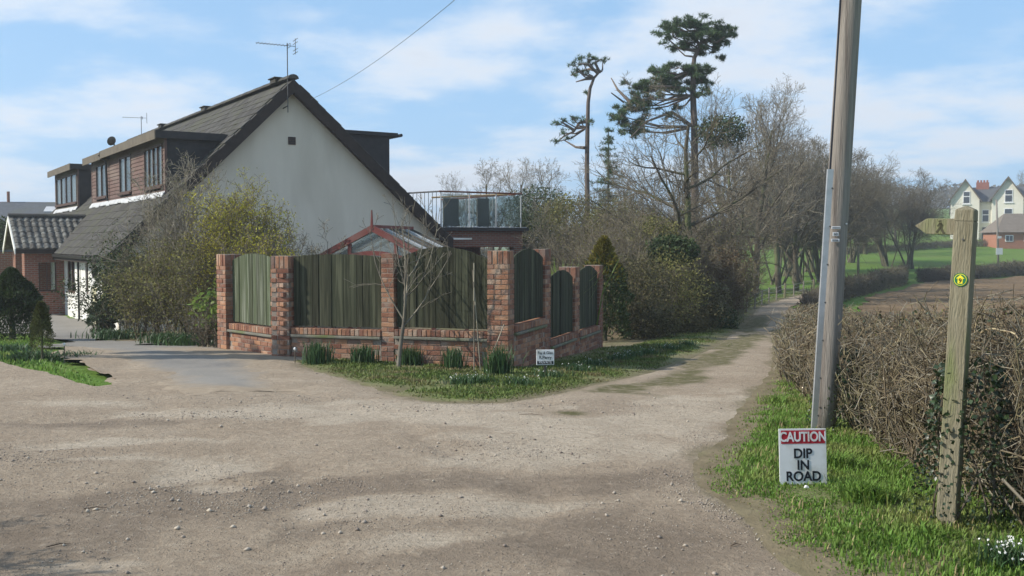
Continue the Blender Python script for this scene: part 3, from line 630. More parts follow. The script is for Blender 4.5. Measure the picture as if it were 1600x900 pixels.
# tiles
def tile_mesh(name, w, l, t, mat, curve=0.0):
    b = MB(); n = 5 if curve else 1
    if not curve: b.box(-w / 2, w / 2, 0, l, 0, t); return b.mesh(name, mat, bevel=.004)
    poly = []
    for i in range(n + 1): u = i / n; poly.append((-w / 2 + w * u, t + curve * math.sin(math.pi * min(1, u * 1.25)) ** 1.0 if u < .8 else t + 0.0))
    b.prism(poly + [(w / 2, 0), (-w / 2, 0)], 0, l); return b.mesh(name, mat)
GA, TW = .34, .33
tm = tile_mesh('roof_tile', TW - .008, .42, .034, M_TILE)
def slope_frame(x0, z0, x1, z1, flip=False):
    """columns: along-ridge (y), up-slope, normal"""
    u = Vector((x1 - x0, 0, z1 - z0)).normalized(); a = Vector((0, -1, 0)) if not flip else Vector((0, 1, 0)); nrm = a.cross(u)
    return a, u, nrm
def place_tiles(spots, me, parent, name, near):
    """spots: local matrices; the first `near` by distance become parts, the rest one joined part"""
    cl = house.matrix_world.inverted() if False else HM.inverted(); cp = cl @ Vector((0, 0, CAMH))
    spots = sorted(spots, key=lambda M: (M.translation - cp).length)
    for M in spots[:near]:
        o = link(name, me, parent); o.matrix_local = M
    rest = spots[near:]
    if rest:
        nv = len(me.vertices); co = np.empty(nv * 3); me.vertices.foreach_get('co', co); co = np.c_[co.reshape(-1, 3), np.ones(nv)]
        V = np.concatenate([(co @ np.array(M).T)[:, :3] for M in rest]); F = [[v for v in p.vertices] for p in me.polygons]
        m2 = bpy.data.meshes.new(name); m2.from_pydata(V.tolist(), [], [[i * nv + v for v in f] for i in range(len(rest)) for f in F]); m2.materials.append(me.materials[0]); m2.update()
        tag(link('roof_tiling', m2, parent), kind='stuff')
DORM = [(.44, 8.6), (8.6, 11.9), (15.1, 21.0)]; XD, ZD0, ZD1 = 1.48, 4.04, 5.80
def tmat(a, u, n_, o, jr):
    tilt = Matrix.Rotation(R(-2.6), 4, 'X'); M = Matrix(((a.x, u.x, n_.x, o.x), (a.y, u.y, n_.y, o.y), (a.z, u.z, n_.z, o.z), (0, 0, 0, 1)))
    return M @ Matrix.Rotation(jr.uniform(-.014, .014), 4, 'Z') @ Matrix.Translation((jr.uniform(-.006, .006), jr.uniform(-.012, .012), .022 + jr.uniform(-.004, .006))) @ tilt
jr = random.Random(3); a, u, n_ = slope_frame(XL, ZL, XA, ZA); SL = math.hypot(XA - XL, ZA - ZL); spots = []
for i in range(int(SL / GA)):
    for j in range(int((YL + .5) / TW)):
        s0 = i * GA; xx = XL + (s0 + .17) / SL * (XA - XL); yy = -.16 + (j + .5 * (i % 2)) * TW
        if any(d0 - .1 < yy < d1 + .1 and XD - .05 < xx < 3.15 for d0, d1 in DORM) and not yy < .4: continue
        spots.append(tmat(a, u, n_, Vector((XL, yy, ZL)) + u * (s0 - .04) - n_ * .025, jr))
place_tiles(spots, tm, house, 'roof_tile', 300)
a, u, n_ = slope_frame(XR, ZR, XA, ZA, True); SR = math.hypot(XR - XA, ZA - ZR); spots = []
for i in range(int(SR / GA)):
    for j in range(3): spots.append(tmat(a, u, n_, Vector((XR, -.16 + j * TW, ZR)) + u * (i * GA - .04) - n_ * .025, jr))
for M in spots: o = link('verge_tile', tm, house); o.matrix_local = M
b = MB(); poly = [(.17 * math.cos(t), .13 * math.sin(t)) for t in [math.pi * k / 6 for k in range(7)]]; b.prism(poly, 0, .44); rid = b.mesh('ridge_tile', M_TILE)
for k in range(51): link('ridge_tile', rid, house, loc=(XA, -.33 + k * .45, ZA + .0 + (k % 2) * .004))
for y_ in (.65, 8.5, 15.2): MB().box(XA - .24, XA + .02, y_, y_ + .5, ZA - .02, ZA + .12).box(XA - .29, XA + .07, y_ - .06, y_ + .56, ZA + .122, ZA + .16).build('ridge_vent', M_TILE, house, bevel=.01)
# gutter and fascia along the drive side
MB().box(XL - .02, XL + .02, -.3, YL, ZL - .24, ZL - .03).build('fascia', M_BARGE, house)
b = MB(); b.prism([(XL - .13, ZL - .04), (XL - .022, ZL - .04), (XL - .03, ZL - .13), (XL - .11, ZL - .13)], -.32, 8.9); b.build('gutter', M_GUTTER, house)
MB().box(XL + .03, .0, .26, 9.2, ZL - .2, ZL - .17).build('soffit', M_BARGE, house)
# dormers
def win(y0, y1, z0, z1, nl, x=XD, curt=True):
    f = .06; b = MB().box(x - .05, x + .03, y0, y1, z0, z0 + f).box(x - .05, x + .03, y0, y1, z1 - f, z1)
    for k in range(nl + 1): yy = y0 + (y1 - y0 - f) * k / nl; b.box(x - .048, x + .028, yy, yy + f, z0 + f, z1 - f)
    w = b.build('dormer_window', M_FRAME, house)
    for k in range(nl):
        ya = y0 + (y1 - y0 - f) * k / nl + f; yb = y0 + (y1 - y0 - f) * (k + 1) / nl
        MB().box(x - .012, x - .006, ya, yb, z0 + f, z1 - f).build('pane', M_WGLASS, w)
    if curt:
        for ya in (y0 + .08, y1 - .08 - (y1 - y0) * .28): MB().box(x + .05, x + .07, ya, ya + (y1 - y0) * .28, z0 + .05, z1 - .05).build('curtain', M_CURT, w)
    MB().box(x - .11, x - .02, y0 - .05, y1 + .05, z0 - .055, z0 - .002).build('sill', M_FRAME, w)
    return w
M_WGLASS = glass('window_glass', (.12, .15, .17), .02, .45)
WIN = {0: [(.7, 3.0, 4), (4.92, 6.72, 2)], 1: [(8.95, 10.95, 2)], 2: [(15.3, 20.7, 4)]}
for di, (y0, y1) in enumerate(DORM):
    z0, z1 = ZD0, ZD1; b = MB(); ws = WIN[di]; edges = [y0 + .0] + [e for w in ws for e in w[:2]] + [y1]
    rows = 12; ph = (z1 - .24 - z0) / rows; wz0, wz1 = z0 + .22, z1 - .28
    for r_ in range(rows):
        za, zb = z0 + r_ * ph, z0 + (r_ + 1) * ph; segs = list(zip(edges[::2], edges[1::2])) if (za < wz1 and zb > wz0) else [(y0, y1)]
        for (ya, yb) in segs:
            if yb - ya > .03: b.prism([(XD - .035, za), (XD, za), (XD, zb - .004), (XD - .015, zb - .004)], ya, yb)
    tag(b.build('cladding', M_CLAD if di < 2 else M_FASCIA, house), kind='stuff')
    MB().box(XD + .002, XD + .03, y0, y1, z1 - .25, z1 - .03).build('head_board', M_CLAD, house)
    for w in ws: win(w[0], w[1], wz0, wz1, w[2])
    # cheeks
    for yc in (y0, y1 - .05):
        if di == 1 and yc == y0 or di == 0 and yc != y0: continue
        xe = XL + (z1 - ZL) / kl; MB().prism([(XD + .035, zl(XD + .035) - .05), (xe, z1 - .05), (XD + .035, z1 - .05)], yc, yc + .05).build('cheek', M_CHEEK, house)
        MB().box(XD - .036, XD + .034, yc - .03 if yc == y0 else yc, yc + .02 if yc == y0 else yc + .08, z0, z1 - .05).build('corner_board', M_CLAD, house)
    xe = XL + (z1 + .1 - ZL) / kl
    dz = 0 if di != 1 else -.03
    fr = MB().box(XD - .3, xe, y0 - .12, y1 + (.12 if di else -.002), z1 - .04 + dz, z1 + .05 + dz).build('dormer_roof', M_CHEEK, house)
    MB().box(XD - .34, XD - .302, y0 - .14, y1 + (.14 if di else -.002), z1 - .2 + dz, z1 + .065 + dz).build('fascia', M_FASCIA, fr)
    MB().box(XD - .30, xe - .2, y0 - .14, y0 - .122, z1 - .16 + dz, z1 + .06 + dz).build('verge_board', M_CHEEK, fr)
    bl = MB(); n = int((y1 - y0) / .6)
    for k in range(n):
        ya, yb = y0 + (y1 - y0) * k / n, y0 + (y1 - y0) * (k + 1) / n - .01; jz = jr.uniform(-.02, .02); xo = XD - .13 + jr.uniform(-.03, .03)
        bl.prism([(XD - .04, z0 + .06), (XD - .04, z0 + .02), (xo, zl(xo) + .05 + jz * .3), (xo, zl(xo) + .085 + jz * .3)], ya, yb)
    bl.build('flashing', M_LEAD, house)
MB().tube([(XD - .36, 8.6, ZD1 - .05), (XD - .12, 8.6, ZD1 - .3), (XD - .09, 8.6, ZD0 + .05)], .04, 8).build('drainpipe', M_GUTTER, house)
# rear dormer seen past the right slope
y0, y1, xf, z1 = 3.0, 9.0, 10.0, 6.42; xe = XA + (ZA - z1) / kr
MB().prism([(xe, z1), (xf, z1), (xf, zr(xf) - .05)], y0, y1).build('rear_dormer', M_CHEEK, house)
rd = MB().box(xe - .3, xf + .3, y0 - .1, y1, z1 + .002, z1 + .13).build('dormer_roof', M_CHEEK, house)
MB().tube([(xf + .36, y0 - .25, z1 + .04), (xf + .36, y1, z1 + .04)], .06, 8).build('gutter', M_GUTTER, house)
# aerials and dish
def aerial(x, y, z0, h, boom, ang, parent, nel=9, loop=True):
    r_ = MB().tube([(x, y, z0), (x, y, z0 + h)], .015, 6).build('aerial_mast', M_STEEL, parent)
    c, s = math.cos(ang), math.sin(ang); zt = z0 + h - .08
    def bp(t, o=0, dz=0): return (x + c * t - s * o, y + s * t + c * o, zt + dz)
    b = MB().tube([bp(-.25), bp(boom)], .009, 5)
    for k in range(nel): t = .05 + (boom - .1) * k / (nel - 1); b.tube([bp(t, -.16), bp(t, .16)], .007, 4)
    for dz in (-.2, -.1, .1, .2): b.tube([bp(-.25, -.26, dz), bp(-.25, .26, dz)], .009, 4)
    b.tube([bp(-.25, 0, -.24), bp(-.25, 0, .24)], .01, 4); b.tube([bp(-.05, -.15, -.05), bp(-.05, .15, -.05), bp(-.05, .15, .05), bp(-.05, -.15, .05), bp(-.05, -.15, -.05)], .009, 4)
    b.build('aerial_array', M_STEEL, r_)
aerial(4.92, -.42, 6.55, 2.1, .95, R(175), house)
MB().tube([(4.92, -.42, 6.75), (4.92, -.02, 6.72)], .02, 5).tube([(4.92, -.42, 7.0), (4.92, -.3, 6.98)], .02, 5).build('aerial_bracket', M_STEEL, house)
aerial(XA, 20.0, ZA, 1.0, .85, R(165), house, 8)
b = MB(); ring = []
for i in range(4):
    for k in range(12): rr = .18 * i / 3; t = 6.283 * k / 12; ring.append((rr * math.cos(t), -.05 + .1 * (i / 3) ** 2, rr * math.sin(t) * .95))
b.add([Matrix.Rotation(R(25), 4, 'Z') @ Matrix.Rotation(R(20), 4, 'X') @ Vector(p) + Vector((1.4, 7.6, 6.16)) for p in ring], [(i * 12 + k, i * 12 + (k + 1) % 12, (i + 1) * 12 + (k + 1) % 12, (i + 1) * 12 + k) for i in range(3) for k in range(12)])
dish = b.build('satellite_dish', M_FASCIA, house); MB().tube([(1.5, 7.7, 5.83), (1.48, 7.68, 6.05), (1.42, 7.62, 6.15)], .025, 6).build('dish_bracket', M_STEEL, dish)

# porch
PY0, PY1, PX = 9.3, 12.5, -1.3; pyr, pzr, pze = 10.9, 3.55, 2.36
wz = [(.82, 1.86)]; b = MB()
b.box(PX, -.85, PY0, PY0 + .22, -.2, 2.3).box(-.26, -.002, PY0, PY0 + .22, -.2, 2.3).box(-.85, -.26, PY0, PY0 + .22, -.2, .82).box(-.85, -.26, PY0, PY0 + .22, 1.86, 2.3)
b.build('porch_wall', M_PORCHB, house)
b = MB().box(PX, PX + .22, PY0 + .222, PY0 + .7, -.2, 2.3).box(PX, PX + .22, PY1 - .6, PY1, -.2, 2.3).box(PX, -.002, PY1 + .002, PY1 + .2, -.2, 2.3)
b.prism([(PY0 + .1, 2.302), (PY1 - .1, 2.302), (pyr, pzr - .16)], PX, PX + .2, axis='x'); b.build('porch_gable', M_PORCHB, house)
w = MB().box(-.85, -.26, PY0 + .05, PY0 + .1, .82, .88).box(-.85, -.8, PY0 + .05, PY0 + .1, .88, 1.86).box(-.31, -.26, PY0 + .05, PY0 + .1, .88, 1.86).box(-.6, -.55, PY0 + .05, PY0 + .1, .88, 1.86).build('porch_window', M_FRAME, house)
MB().box(-.88, -.23, PY0 - .04, PY0 + .03, .77, .818).build('sill', M_PORCHB, w)
ps = math.hypot(pyr - PY0 + .25, pzr - pze)
b = MB(); b.prism([(PY0 - .25, pze - .06), (pyr, pzr - .06), (pyr, pzr - .01), (PY0 - .25, pze - .01)], PX - .3, 1.0, axis='x'); b.build('porch_roof', M_PTILE, house)
b = MB(); b.prism([(PY1 + .25, pze - .06), (pyr + .002, pzr - .06), (pyr + .002, pzr - .01), (PY1 + .25, pze - .01)], PX - .3, 1.0, axis='x'); b.build('porch_roof', M_PTILE, house)
for yy, yk in ((PY0 - .27, pyr), (PY1 + .27, pyr)): MB().prism([(yy, pze - .2), (yk, pzr - .2), (yk, pzr), (yy, pze)], PX - .34, PX - .303, axis='x').build('bargeboard', M_WHITE, house)
MB().box(PX - .3, -.3, PY0 - .29, PY0 - .255, pze - .17, pze - .03).build('fascia', M_BARGE, house)
pt = tile_mesh('porch_tile', .232, .42, .02, M_PTILE, curve=.045)
u = Vector((0, pyr - PY0 + .25, pzr - pze)).normalized(); a = Vector((1, 0, 0)); n_ = a.cross(u)
for i in range(6):
    for j in range(11):
        o_ = Vector((PX - .3 + .12 + j * .235, PY0 - .25, pze)) + u * (i * ps / 6 - .03)
        if o_.x > XL + (o_.z - ZL) / kl + .25: continue
        M = Matrix(((a.x, u.x, n_.x, o_.x), (a.y, u.y, n_.y, o_.y), (a.z, u.z, n_.z, o_.z), (0, 0, 0, 1))) @ Matrix.Rotation(R(-2.5), 4, 'X')
        t = link('porch_tile', pt, house); t.matrix_local = M
for k in range(6): link('porch_ridge_tile', rid, house, loc=(PX - .32 + (k + 1) * .44, pyr, pzr - .03), rot=(0, 0, R(90)))

# flat-roofed extension with the glass-sided terrace
M_XBRICK = brickmat('extension_brick', (.23, .095, .065), (.17, .07, .05), (.2, .17, .145), .225, .075)
M_BGLASS = glass('balustrade_glass', (.10, .12, .12), .08, .2)
M_HAND = pm('red_brown_handrail', (.13, .05, .035), (.19, .08, .05), 8, rough=.5)
M_BEAM = pm('fresh_timber', (.5, .31, .13), (.6, .4, .2), 5, rough=.7)
M_WICK = pm('grey_screen_panel', (.10, .10, .088), (.14, .138, .122), 20, rough=.9)
ext = empty('flat_roof_extension', HM @ Vector((10.5, 0, 0)), HA, 'brick flat-roofed extension with a glass-sided roof terrace beside the gable', 'extension')
zt = 3.1
MB().box(0.1, 3.35, .05, 8, 2.42, zt - .12).box(0.1, .45, .05, 8, -.3, 2.42).box(.45, 3.35, 3, 3.2, -.3, 2.42).build('brick_wall', M_XBRICK, ext)
MB().box(3.0, 3.35, .06, .4, -.3, 2.41).build('brick_pier', M_XBRICK, ext)
MB().box(-.1, 3.5, -.12, 8.1, zt - .118, zt).build('roof_slab', M_CHEEK, ext)
MB().box(-.6, 1.1, -.16, -.125, zt - .42, zt - .36).build('white_strip', M_WHITE, ext)
rg = random.Random(5)
for k in range(26):
    x = .2 + k * .125 + rg.uniform(-.03, .03); MB().box(x, x + rg.uniform(.04, .1), -.1, -.1 + rg.uniform(.05, .1), zt + .002, zt + rg.uniform(.02, .05)).build('edging_stone', M_LEAD, ext, bevel=.006)
post_x = [.02, 1.15, 2.25, 3.3]
for x in post_x: MB().tube([(x, .1, zt), (x, .1, zt + 1.2)], .022, 8).build('balustrade_post', M_METAL, ext)
for a, c in zip(post_x[:-1], post_x[1:]): MB().box(a + .06, c - .06, .095, .105, zt + .06, zt + 1.14).build('glass_panel', M_BGLASS, ext)
MB().tube([(-.05, .1, zt + 1.23), (3.36, .1, zt + 1.23)], .03, 8).build('handrail', M_HAND, ext)
MB().tube([(3.3, .1, zt + 1.23), (3.3, 6, zt + 1.23)], .03, 8).build('handrail', M_HAND, ext)
for y_ in (2, 4, 6): MB().tube([(3.3, y_, zt), (3.3, y_, zt + 1.2)], .022, 8).build('balustrade_post', M_METAL, ext)
for y_ in (.1, 2, 4): MB().box(3.295, 3.305, y_ + .06, y_ + 1.9, zt + .06, zt + 1.14).build('glass_panel', M_BGLASS, ext)
MB().box(.35, .95, .5, .56, zt + .02, zt + 1.02).build('screen_panel', M_WICK, ext); MB().box(1.72, 2.2, .5, .56, zt + .02, zt + 1.05).build('screen_panel', M_WICK, ext)
b = MB(); b.tube([(.1, .9, zt + 1.05), (3.0, .5, zt + 1.22)], .03, 6); b.build('timber_rail', M_BEAM, ext)
for x, h in ((1.5, .95), (2.42, .85)): MB().tube([(x, .4, zt), (x, .4, zt + h)], .03, 6).tube([(x - .12, .4, zt + .35), (x + .12, .4, zt + .35)], .02, 6).build('terrace_post', M_METAL, ext)
MB().tube([(-1.2, 5.6, zt + 1.22), (.02, .1, zt + 1.23)], .028, 6).tube([(-1.2, 5.6, zt + .12), (.02, .1, zt + .1)], .02, 6).build('metal_rail', M_STEEL, ext)
for k in range(27): t = k / 27; MB().tube([(-1.2 + 1.2 * t, 5.6 - 5.5 * t, zt + .1), (-1.2 + 1.2 * t, 5.6 - 5.5 * t, zt + 1.22)], .011, 5).build('baluster', M_STEEL, ext)

# ------------------------------------------------------------------ brick and board garden wall: three runs
M_BRICK = pm('red_brick', (.22, .10, .062), (.33, .175, .115), 7, rough=.9, rnd=.36, bump=.5, bscale=50, c3=(.29, .21, .165), big=4, spec=.15)
M_MORT = pm('mortar', (.22, .18, .145), (.33, .28, .23), 9, rough=.95, bump=.4)
M_LEDGE = pm('mossy_stone_ledge', (.13, .125, .10), (.22, .21, .17), 7, rough=.95, c3=(.13, .15, .06), big=2, bump=.4)
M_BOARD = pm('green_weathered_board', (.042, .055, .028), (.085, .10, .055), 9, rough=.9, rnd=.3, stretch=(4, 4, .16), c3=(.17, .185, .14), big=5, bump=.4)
M_BOARD2 = pm('shade_dark_board', (.022, .025, .014), (.05, .054, .032), 9, rough=.9, rnd=.32, stretch=(4, 4, .16), c3=(.085, .088, .055), big=6, bump=.4)  # same weathered boards, with the shade of grazing sun put into the colour
PW, CH = .33, .0775
bk_full = MB().box(-.1075, .1075, -.051, .051, -.0335, .0335).mesh('brick', M_BRICK, bevel=.004)
bk_sold = MB().box(-.0325, .0325, -.051, .051, -.1, .1).mesh('brick', M_BRICK, bevel=.004)
class Run:
    def __init__(s, name, p, q, label):
        s.p, s.q = Vector(p), Vector(q); d = s.q - s.p; s.len = d.length; s.ang = math.atan2(d.y, d.x)
        s.root = empty(name, (p[0], p[1], 0), s.ang, label, 'wall', 'runs of the brick and board garden wall'); s.n = 0; s.rest = []; s.jr = random.Random(int(p[0] * 100) + 7)
    def ground(s, x): c, sn = math.cos(s.ang), math.sin(s.ang); return gz(s.p.x + c * x, s.p.y + sn * x)
    def brick(s, me, x, y, z, rz=0.0, vis=True, rot=(0, 0)):
        j = s.jr
        if getattr(s, 'piv', None): q = s.piv[1] @ Vector((x - s.piv[0], y, 0)); x, y, rz = q.x + s.piv[0], q.y, rz + s.piv[2]
        M = Matrix.Translation((x, y + j.uniform(-.004, .004), z)) @ Matrix.Rotation(rz + j.uniform(-.012, .012), 4, 'Z') @ Matrix.Rotation(rot[0], 4, 'X')
        if vis and s.n < 300: o = link('brick', me, s.root); o.matrix_local = M; s.n += 1
        else: s.rest.append((me, M))
    def slim_pillar(s, x, ztop):
        z0 = s.ground(x) - .12; h = .1115; MB().box(x - h + .01, x + h - .01, -h + .01, h - .01, z0, ztop - .004).build('mortar', M_MORT, s.root); z = ztop - CH / 2; i = 0
        while z > z0:
            for q in (-1, 1):
                if i % 2: s.brick(bk_full, x + q * .056, 0, z, R(90), True)
                else: s.brick(bk_full, x, q * .056, z, 0, q < 0)
            z -= CH; i += 1
    def pillar(s, x, ztop, vis=('f', 'r'), twist=0.0):
        z0 = s.ground(x) - .12; h = PW / 2; MB().box(x - h + .012, x + h - .012, -h + .012, h - .012, z0, ztop - .012).build('mortar', M_MORT, s.root)
        z = ztop - .2 - CH / 2; i = 0
        for k in range(4): s.brick(bk_sold, x - h + .037 + k * .0845, -h + .051, ztop - .1, vis='f' in vis)
        for k in range(4): s.brick(bk_sold, x - h + .037 + k * .0845, h - .051, ztop - .1, vis=False)
        for k in range(2):
            for sx, sd in ((-1, 'l'), (1, 'r')): s.brick(bk_sold, x + sx * (h - .0505), -h + .145 + k * .0845, ztop - .1, R(90), vis=sd in vis)
        MB().box(x - h + .006, x + h - .006, -h + .006, h - .006, ztop - .011, ztop + .002).build('pillar_top', M_MORT, s.root)
        while z > z0:
            # pinwheel of four bricks, mirrored on alternate courses
            sg = 1 if i % 2 else -1; tw = Matrix.Rotation(twist if i % 2 else 0, 4, 'Z'); s.piv = (x, tw, twist if i % 2 else 0)
            s.brick(bk_full, x - sg * (h - .1075), -h + .051, z, 0, 'f' in vis); s.brick(bk_full, x + sg * (h - .1075), h - .051, z, 0, 'b' in vis)
            s.brick(bk_full, x + sg * (h - .051), -h + .1075, z, R(90), ('r' if sg > 0 else 'l') in vis or 'f' in vis); s.brick(bk_full, x - sg * (h - .051), h - .1075, z, R(90), ('l' if sg > 0 else 'r') in vis)
            z -= CH; i += 1
        s.piv = None
    def panel(s, x0, x1, zb, ztop, arch, nb, mat, curve=True, yo=0.0, bo=0.0):
        T = .1075; z0 = min(s.ground(x0), s.ground(x1)) - .12; top = zb - .012
        MB().box(x0, x1, yo - T + .01, yo + T - .01, z0, top - .13).build('mortar', M_MORT, s.root)
        # soldier coping, ledge, stretcher courses
        n = int((x1 - x0) / .0745)
        for k in range(n): s.brick(bk_sold, x0 + (k + .5) * (x1 - x0) / n, yo - .02, top - .055, 0, True, (R(90), 0))
        MB().box(x0 + .01, x1 - .01, yo - .1, yo + .1, top - .105, top - .012).build('mortar', M_MORT, s.root)
        MB().box(x0, x1, yo - T - .045, yo + T, top - .155, top - .112).build('ledge', M_LEDGE, s.root, bevel=.008)
        z = top - .165 - CH / 2; i = 0
        while z > z0:
            off = .1125 if i % 2 else 0; m_ = int((x1 - x0) / .225) + 1
            for k in range(m_ + 1):
                x = x0 + k * .225 + off - .01
                if x - .1 < x0 - .05 or x + .1 > x1 + .05: continue
                s.brick(bk_full, x, yo - T + .051, z, 0, True)
            z -= CH; i += 1
        # boards
        w = (x1 - x0 - .03) / nb; j = s.jr
        for k in range(nb):
            xa = x0 + .015 + k * w; za = zb + .012
            def zt_(x): u_ = (x - (x0 + x1) / 2) / ((x1 - x0) / 2); return ztop - arch * (u_ * u_ if curve else abs(u_)) + 0
            jt = j.uniform(-.014, .014) if arch < .04 else j.uniform(-.006, .006); yb = j.uniform(-.007, .007) + 0; g_ = j.uniform(.001, .005)
            MB().prism([(xa + g_, za), (xa + w - g_, za), (xa + w - g_, zt_(xa + w) + jt), (xa + w / 2, zt_(xa + w / 2) + jt), (xa + g_, zt_(xa) + jt)], bo - .03 + yb, bo - .012 + yb).build('board', mat, s.root)
        for zz in (zb + .2, zb + .62): MB().box(x0, x1, bo + .004, bo + .045, zz, zz + .07).build('rail', mat, s.root)
        MB().prism([(x0 + .02, zb + .02), (x1 - .02, zb + .02), (x1 - .02, ztop - arch - .05), (x0 + .02, ztop - arch - .05)], bo + .048, bo + .058).build('backing_board', mat, s.root)
    def done(s):
        if not s.rest: return
        V = []; F = []; 
        for me, M in s.rest:
            b0 = len(V); V += [tuple(M @ v.co) for v in me.vertices]; F += [tuple(b0 + i for i in p.vertices) for p in me.polygons]
        m2 = bpy.data.meshes.new('inner_bricks'); m2.from_pydata(V, [], F); m2.materials.append(M_BRICK); m2.update(); tag(link('brickwork', m2, s.root), kind='stuff')
C0 = (-5.02, 17.5, 0); C1 = (-3.72, 16.12, 0); C2 = (-.17, 15.05, 0); C3 = (1.72, 20.75, 0)
r1 = Run('garden_wall', C0, C1, 'short angled brick wall run with one lit green panel beside the drive')
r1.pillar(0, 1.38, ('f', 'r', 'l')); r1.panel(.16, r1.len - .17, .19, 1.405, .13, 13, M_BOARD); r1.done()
r2 = Run('garden_wall', C1, C2, 'front brick wall run with two wide weathered board panels')
mid = r2.len * .505
r2.pillar(0, 1.37, ('f', 'l'), twist=r1.ang - r2.ang + R(8)); r2.slim_pillar(mid, 1.42); r2.pillar(r2.len, 1.465, ('f', 'r', 'l'))
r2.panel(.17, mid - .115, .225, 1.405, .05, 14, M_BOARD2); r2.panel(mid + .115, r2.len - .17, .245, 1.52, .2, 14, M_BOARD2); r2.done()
r3 = Run('garden_wall', C2, C3, 'shaded brick wall run stepping down beside the track with three arched panels')
L3 = r3.len
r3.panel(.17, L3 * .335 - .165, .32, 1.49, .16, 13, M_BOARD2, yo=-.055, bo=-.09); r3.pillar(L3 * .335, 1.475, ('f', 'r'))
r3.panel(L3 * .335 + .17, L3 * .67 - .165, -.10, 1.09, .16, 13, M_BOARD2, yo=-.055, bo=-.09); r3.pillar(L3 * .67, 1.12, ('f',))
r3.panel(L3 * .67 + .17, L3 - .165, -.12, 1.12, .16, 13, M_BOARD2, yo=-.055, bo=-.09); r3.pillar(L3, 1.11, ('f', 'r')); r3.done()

# ------------------------------------------------------------------ red timber greenhouse behind the wall
M_RED = pm('dark_red_timber', (.15, .038, .032), (.21, .065, .055), 6, rough=.7, c3=(.2, .1, .085), big=2)
M_GGLASS = glass('greenhouse_glass', (.3, .32, .32), .08, .3)
ga = R(-17); gp_ = at(582, 362, 22.0); gh = empty('greenhouse', (gp_.x, 22.0, gz(gp_.x, 22.0)), R(-14), 'dark red timber greenhouse with glazed gable behind the front wall', 'greenhouse')
W2, EH, AH, GL = 1.42, 2.28 - .35, 2.72, 2.6
o_ = gh.location.z; EH = 1.27 - o_; AH = 1.98 - o_
for sx in (-1, 1):
    MB().prism([(sx * (W2 + .12), EH - .08), (0, AH), (0, AH - .15), (sx * (W2 + .12), EH - .22)], -.05, .03).build('bargeboard', M_RED, gh)
    MB().prism([(sx * W2, EH - .03), (0, AH - .08), (0, AH - .12), (sx * W2, EH - .07)], .032, GL, ).build('roof_glass', M_GGLASS, gh)
    for k in range(6):
        y_ = .25 + k * (GL - .3) / 5; MB().prism([(sx * (W2 + .05), EH - .02), (0, AH - .05), (0, AH - .11), (sx * (W2 + .05), EH - .1)], y_, y_ + .035).build('glazing_bar', M_LEAD if k % 3 == 1 else M_FASCIA, gh)
    MB().box(sx * W2 - .04, sx * W2 + .04, 0, GL, EH - .14, EH - .06).build('eaves_beam', M_RED, gh)
    MB().box(sx * W2 - .04, sx * W2 + .04, -.02, .06, 0, EH - .14).build('corner_post', M_RED, gh); MB().box(sx * W2 - .04, sx * W2 + .04, GL - .06, GL, 0, EH - .14).build('corner_post', M_RED, gh)
    MB().box(sx * W2 - .01, sx * W2 + .01, .06, GL - .06, .3, EH - .14).build('side_glass', M_GGLASS, gh)
for k, x in enumerate((-.55, .55)): MB().box(x - .04, x + .04, -.02, .04, 0, AH - .15 - abs(x) * .5).build('door_post', M_RED, gh)
b = MB(); ap = [(-W2 * .95 + W2 * 1.9 * k / 12, EH - .28 + .36 * math.sin(math.pi * k / 12)) for k in range(13)]
for p, q in zip(ap[:-1], ap[1:]): b.prism([(p[0], p[1] - .05), (q[0], q[1] - .05), (q[0], q[1] + .05), (p[0], p[1] + .05)], -.03, .01)
b.build('arched_collar', M_RED, gh)
MB().prism([(-W2, EH - .3), (W2, EH - .3), (0, AH - .16)], .012, .02).build('gable_glass', M_GGLASS, gh)
MB().prism([(-.03, AH - .1), (.03, AH - .1), (.006, AH + .33), (-.006, AH + .33)], -.06, -.01).build('finial', M_RED, gh)
MB().box(-.04, .04, 0, GL, AH - .07, AH + .0).build('ridge_beam', M_RED, gh)
MB().box(-.98, -.72, -.3, -.27, EH - .25, EH + .02).build('white_board', M_WHITE, gh, bevel=.02)
MB().box(-.9, -.8, -.28, -.2, 0, EH - .25).build('board_stake', M_FASCIA, gh)

# ------------------------------------------------------------------ neighbouring buildings on the left
nb = empty('slate_roofed_outbuilding', (-31.0, 60, gz(-31, 60)), R(12), 'low grey slate roofed building with a skylight behind the porch', 'building'); zo = nb.location.z
M_SLATE = pm('slate', (.075, .08, .088), (.12, .125, .135), 5, rough=.6, c3=(.10, .105, .09), big=.6)
MB().box(-7, 4, 0, 6, 0, 3.9 - .2).build('wall', M_PORCHB, nb)
MB().prism([(-.4, 3.3 - zo + .05 - .8), (3, 4.15 - zo), (6.4, 2.6 - zo), (6.4, 2.5 - zo), (3, 4.03 - zo), (-.4, 3.2 - zo + .05 - .8)], -7.3, 4.3, axis='x').build('roof', M_SLATE, nb)
sk = MB().prism([(1.5, 3.52 - zo), (2.3, 3.85 - zo), (2.3, 3.78 - zo), (1.5, 3.45 - zo)], 2.0, 2.9, axis='x').build('skylight', M_LEAD, nb)
MB().tube([(-.4, 3, 4.1 - zo), (-.4, 3, 4.8 - zo)], .09, 8).build('chimney_pot', M_PORCHB, nb)
lw = empty('boundary_wall', (-19.5, 40, gz(-19.5, 40)), R(10), 'plain brick boundary wall running behind the dark cypress', 'wall')
MB().box(-8, 2.4, 0, .22, -.3, 2.25).build('brickwork', M_PORCHB, lw); MB().box(-8.03, 2.43, -.03, .25, 2.252, 2.33).build('coping', M_SLATE, lw)

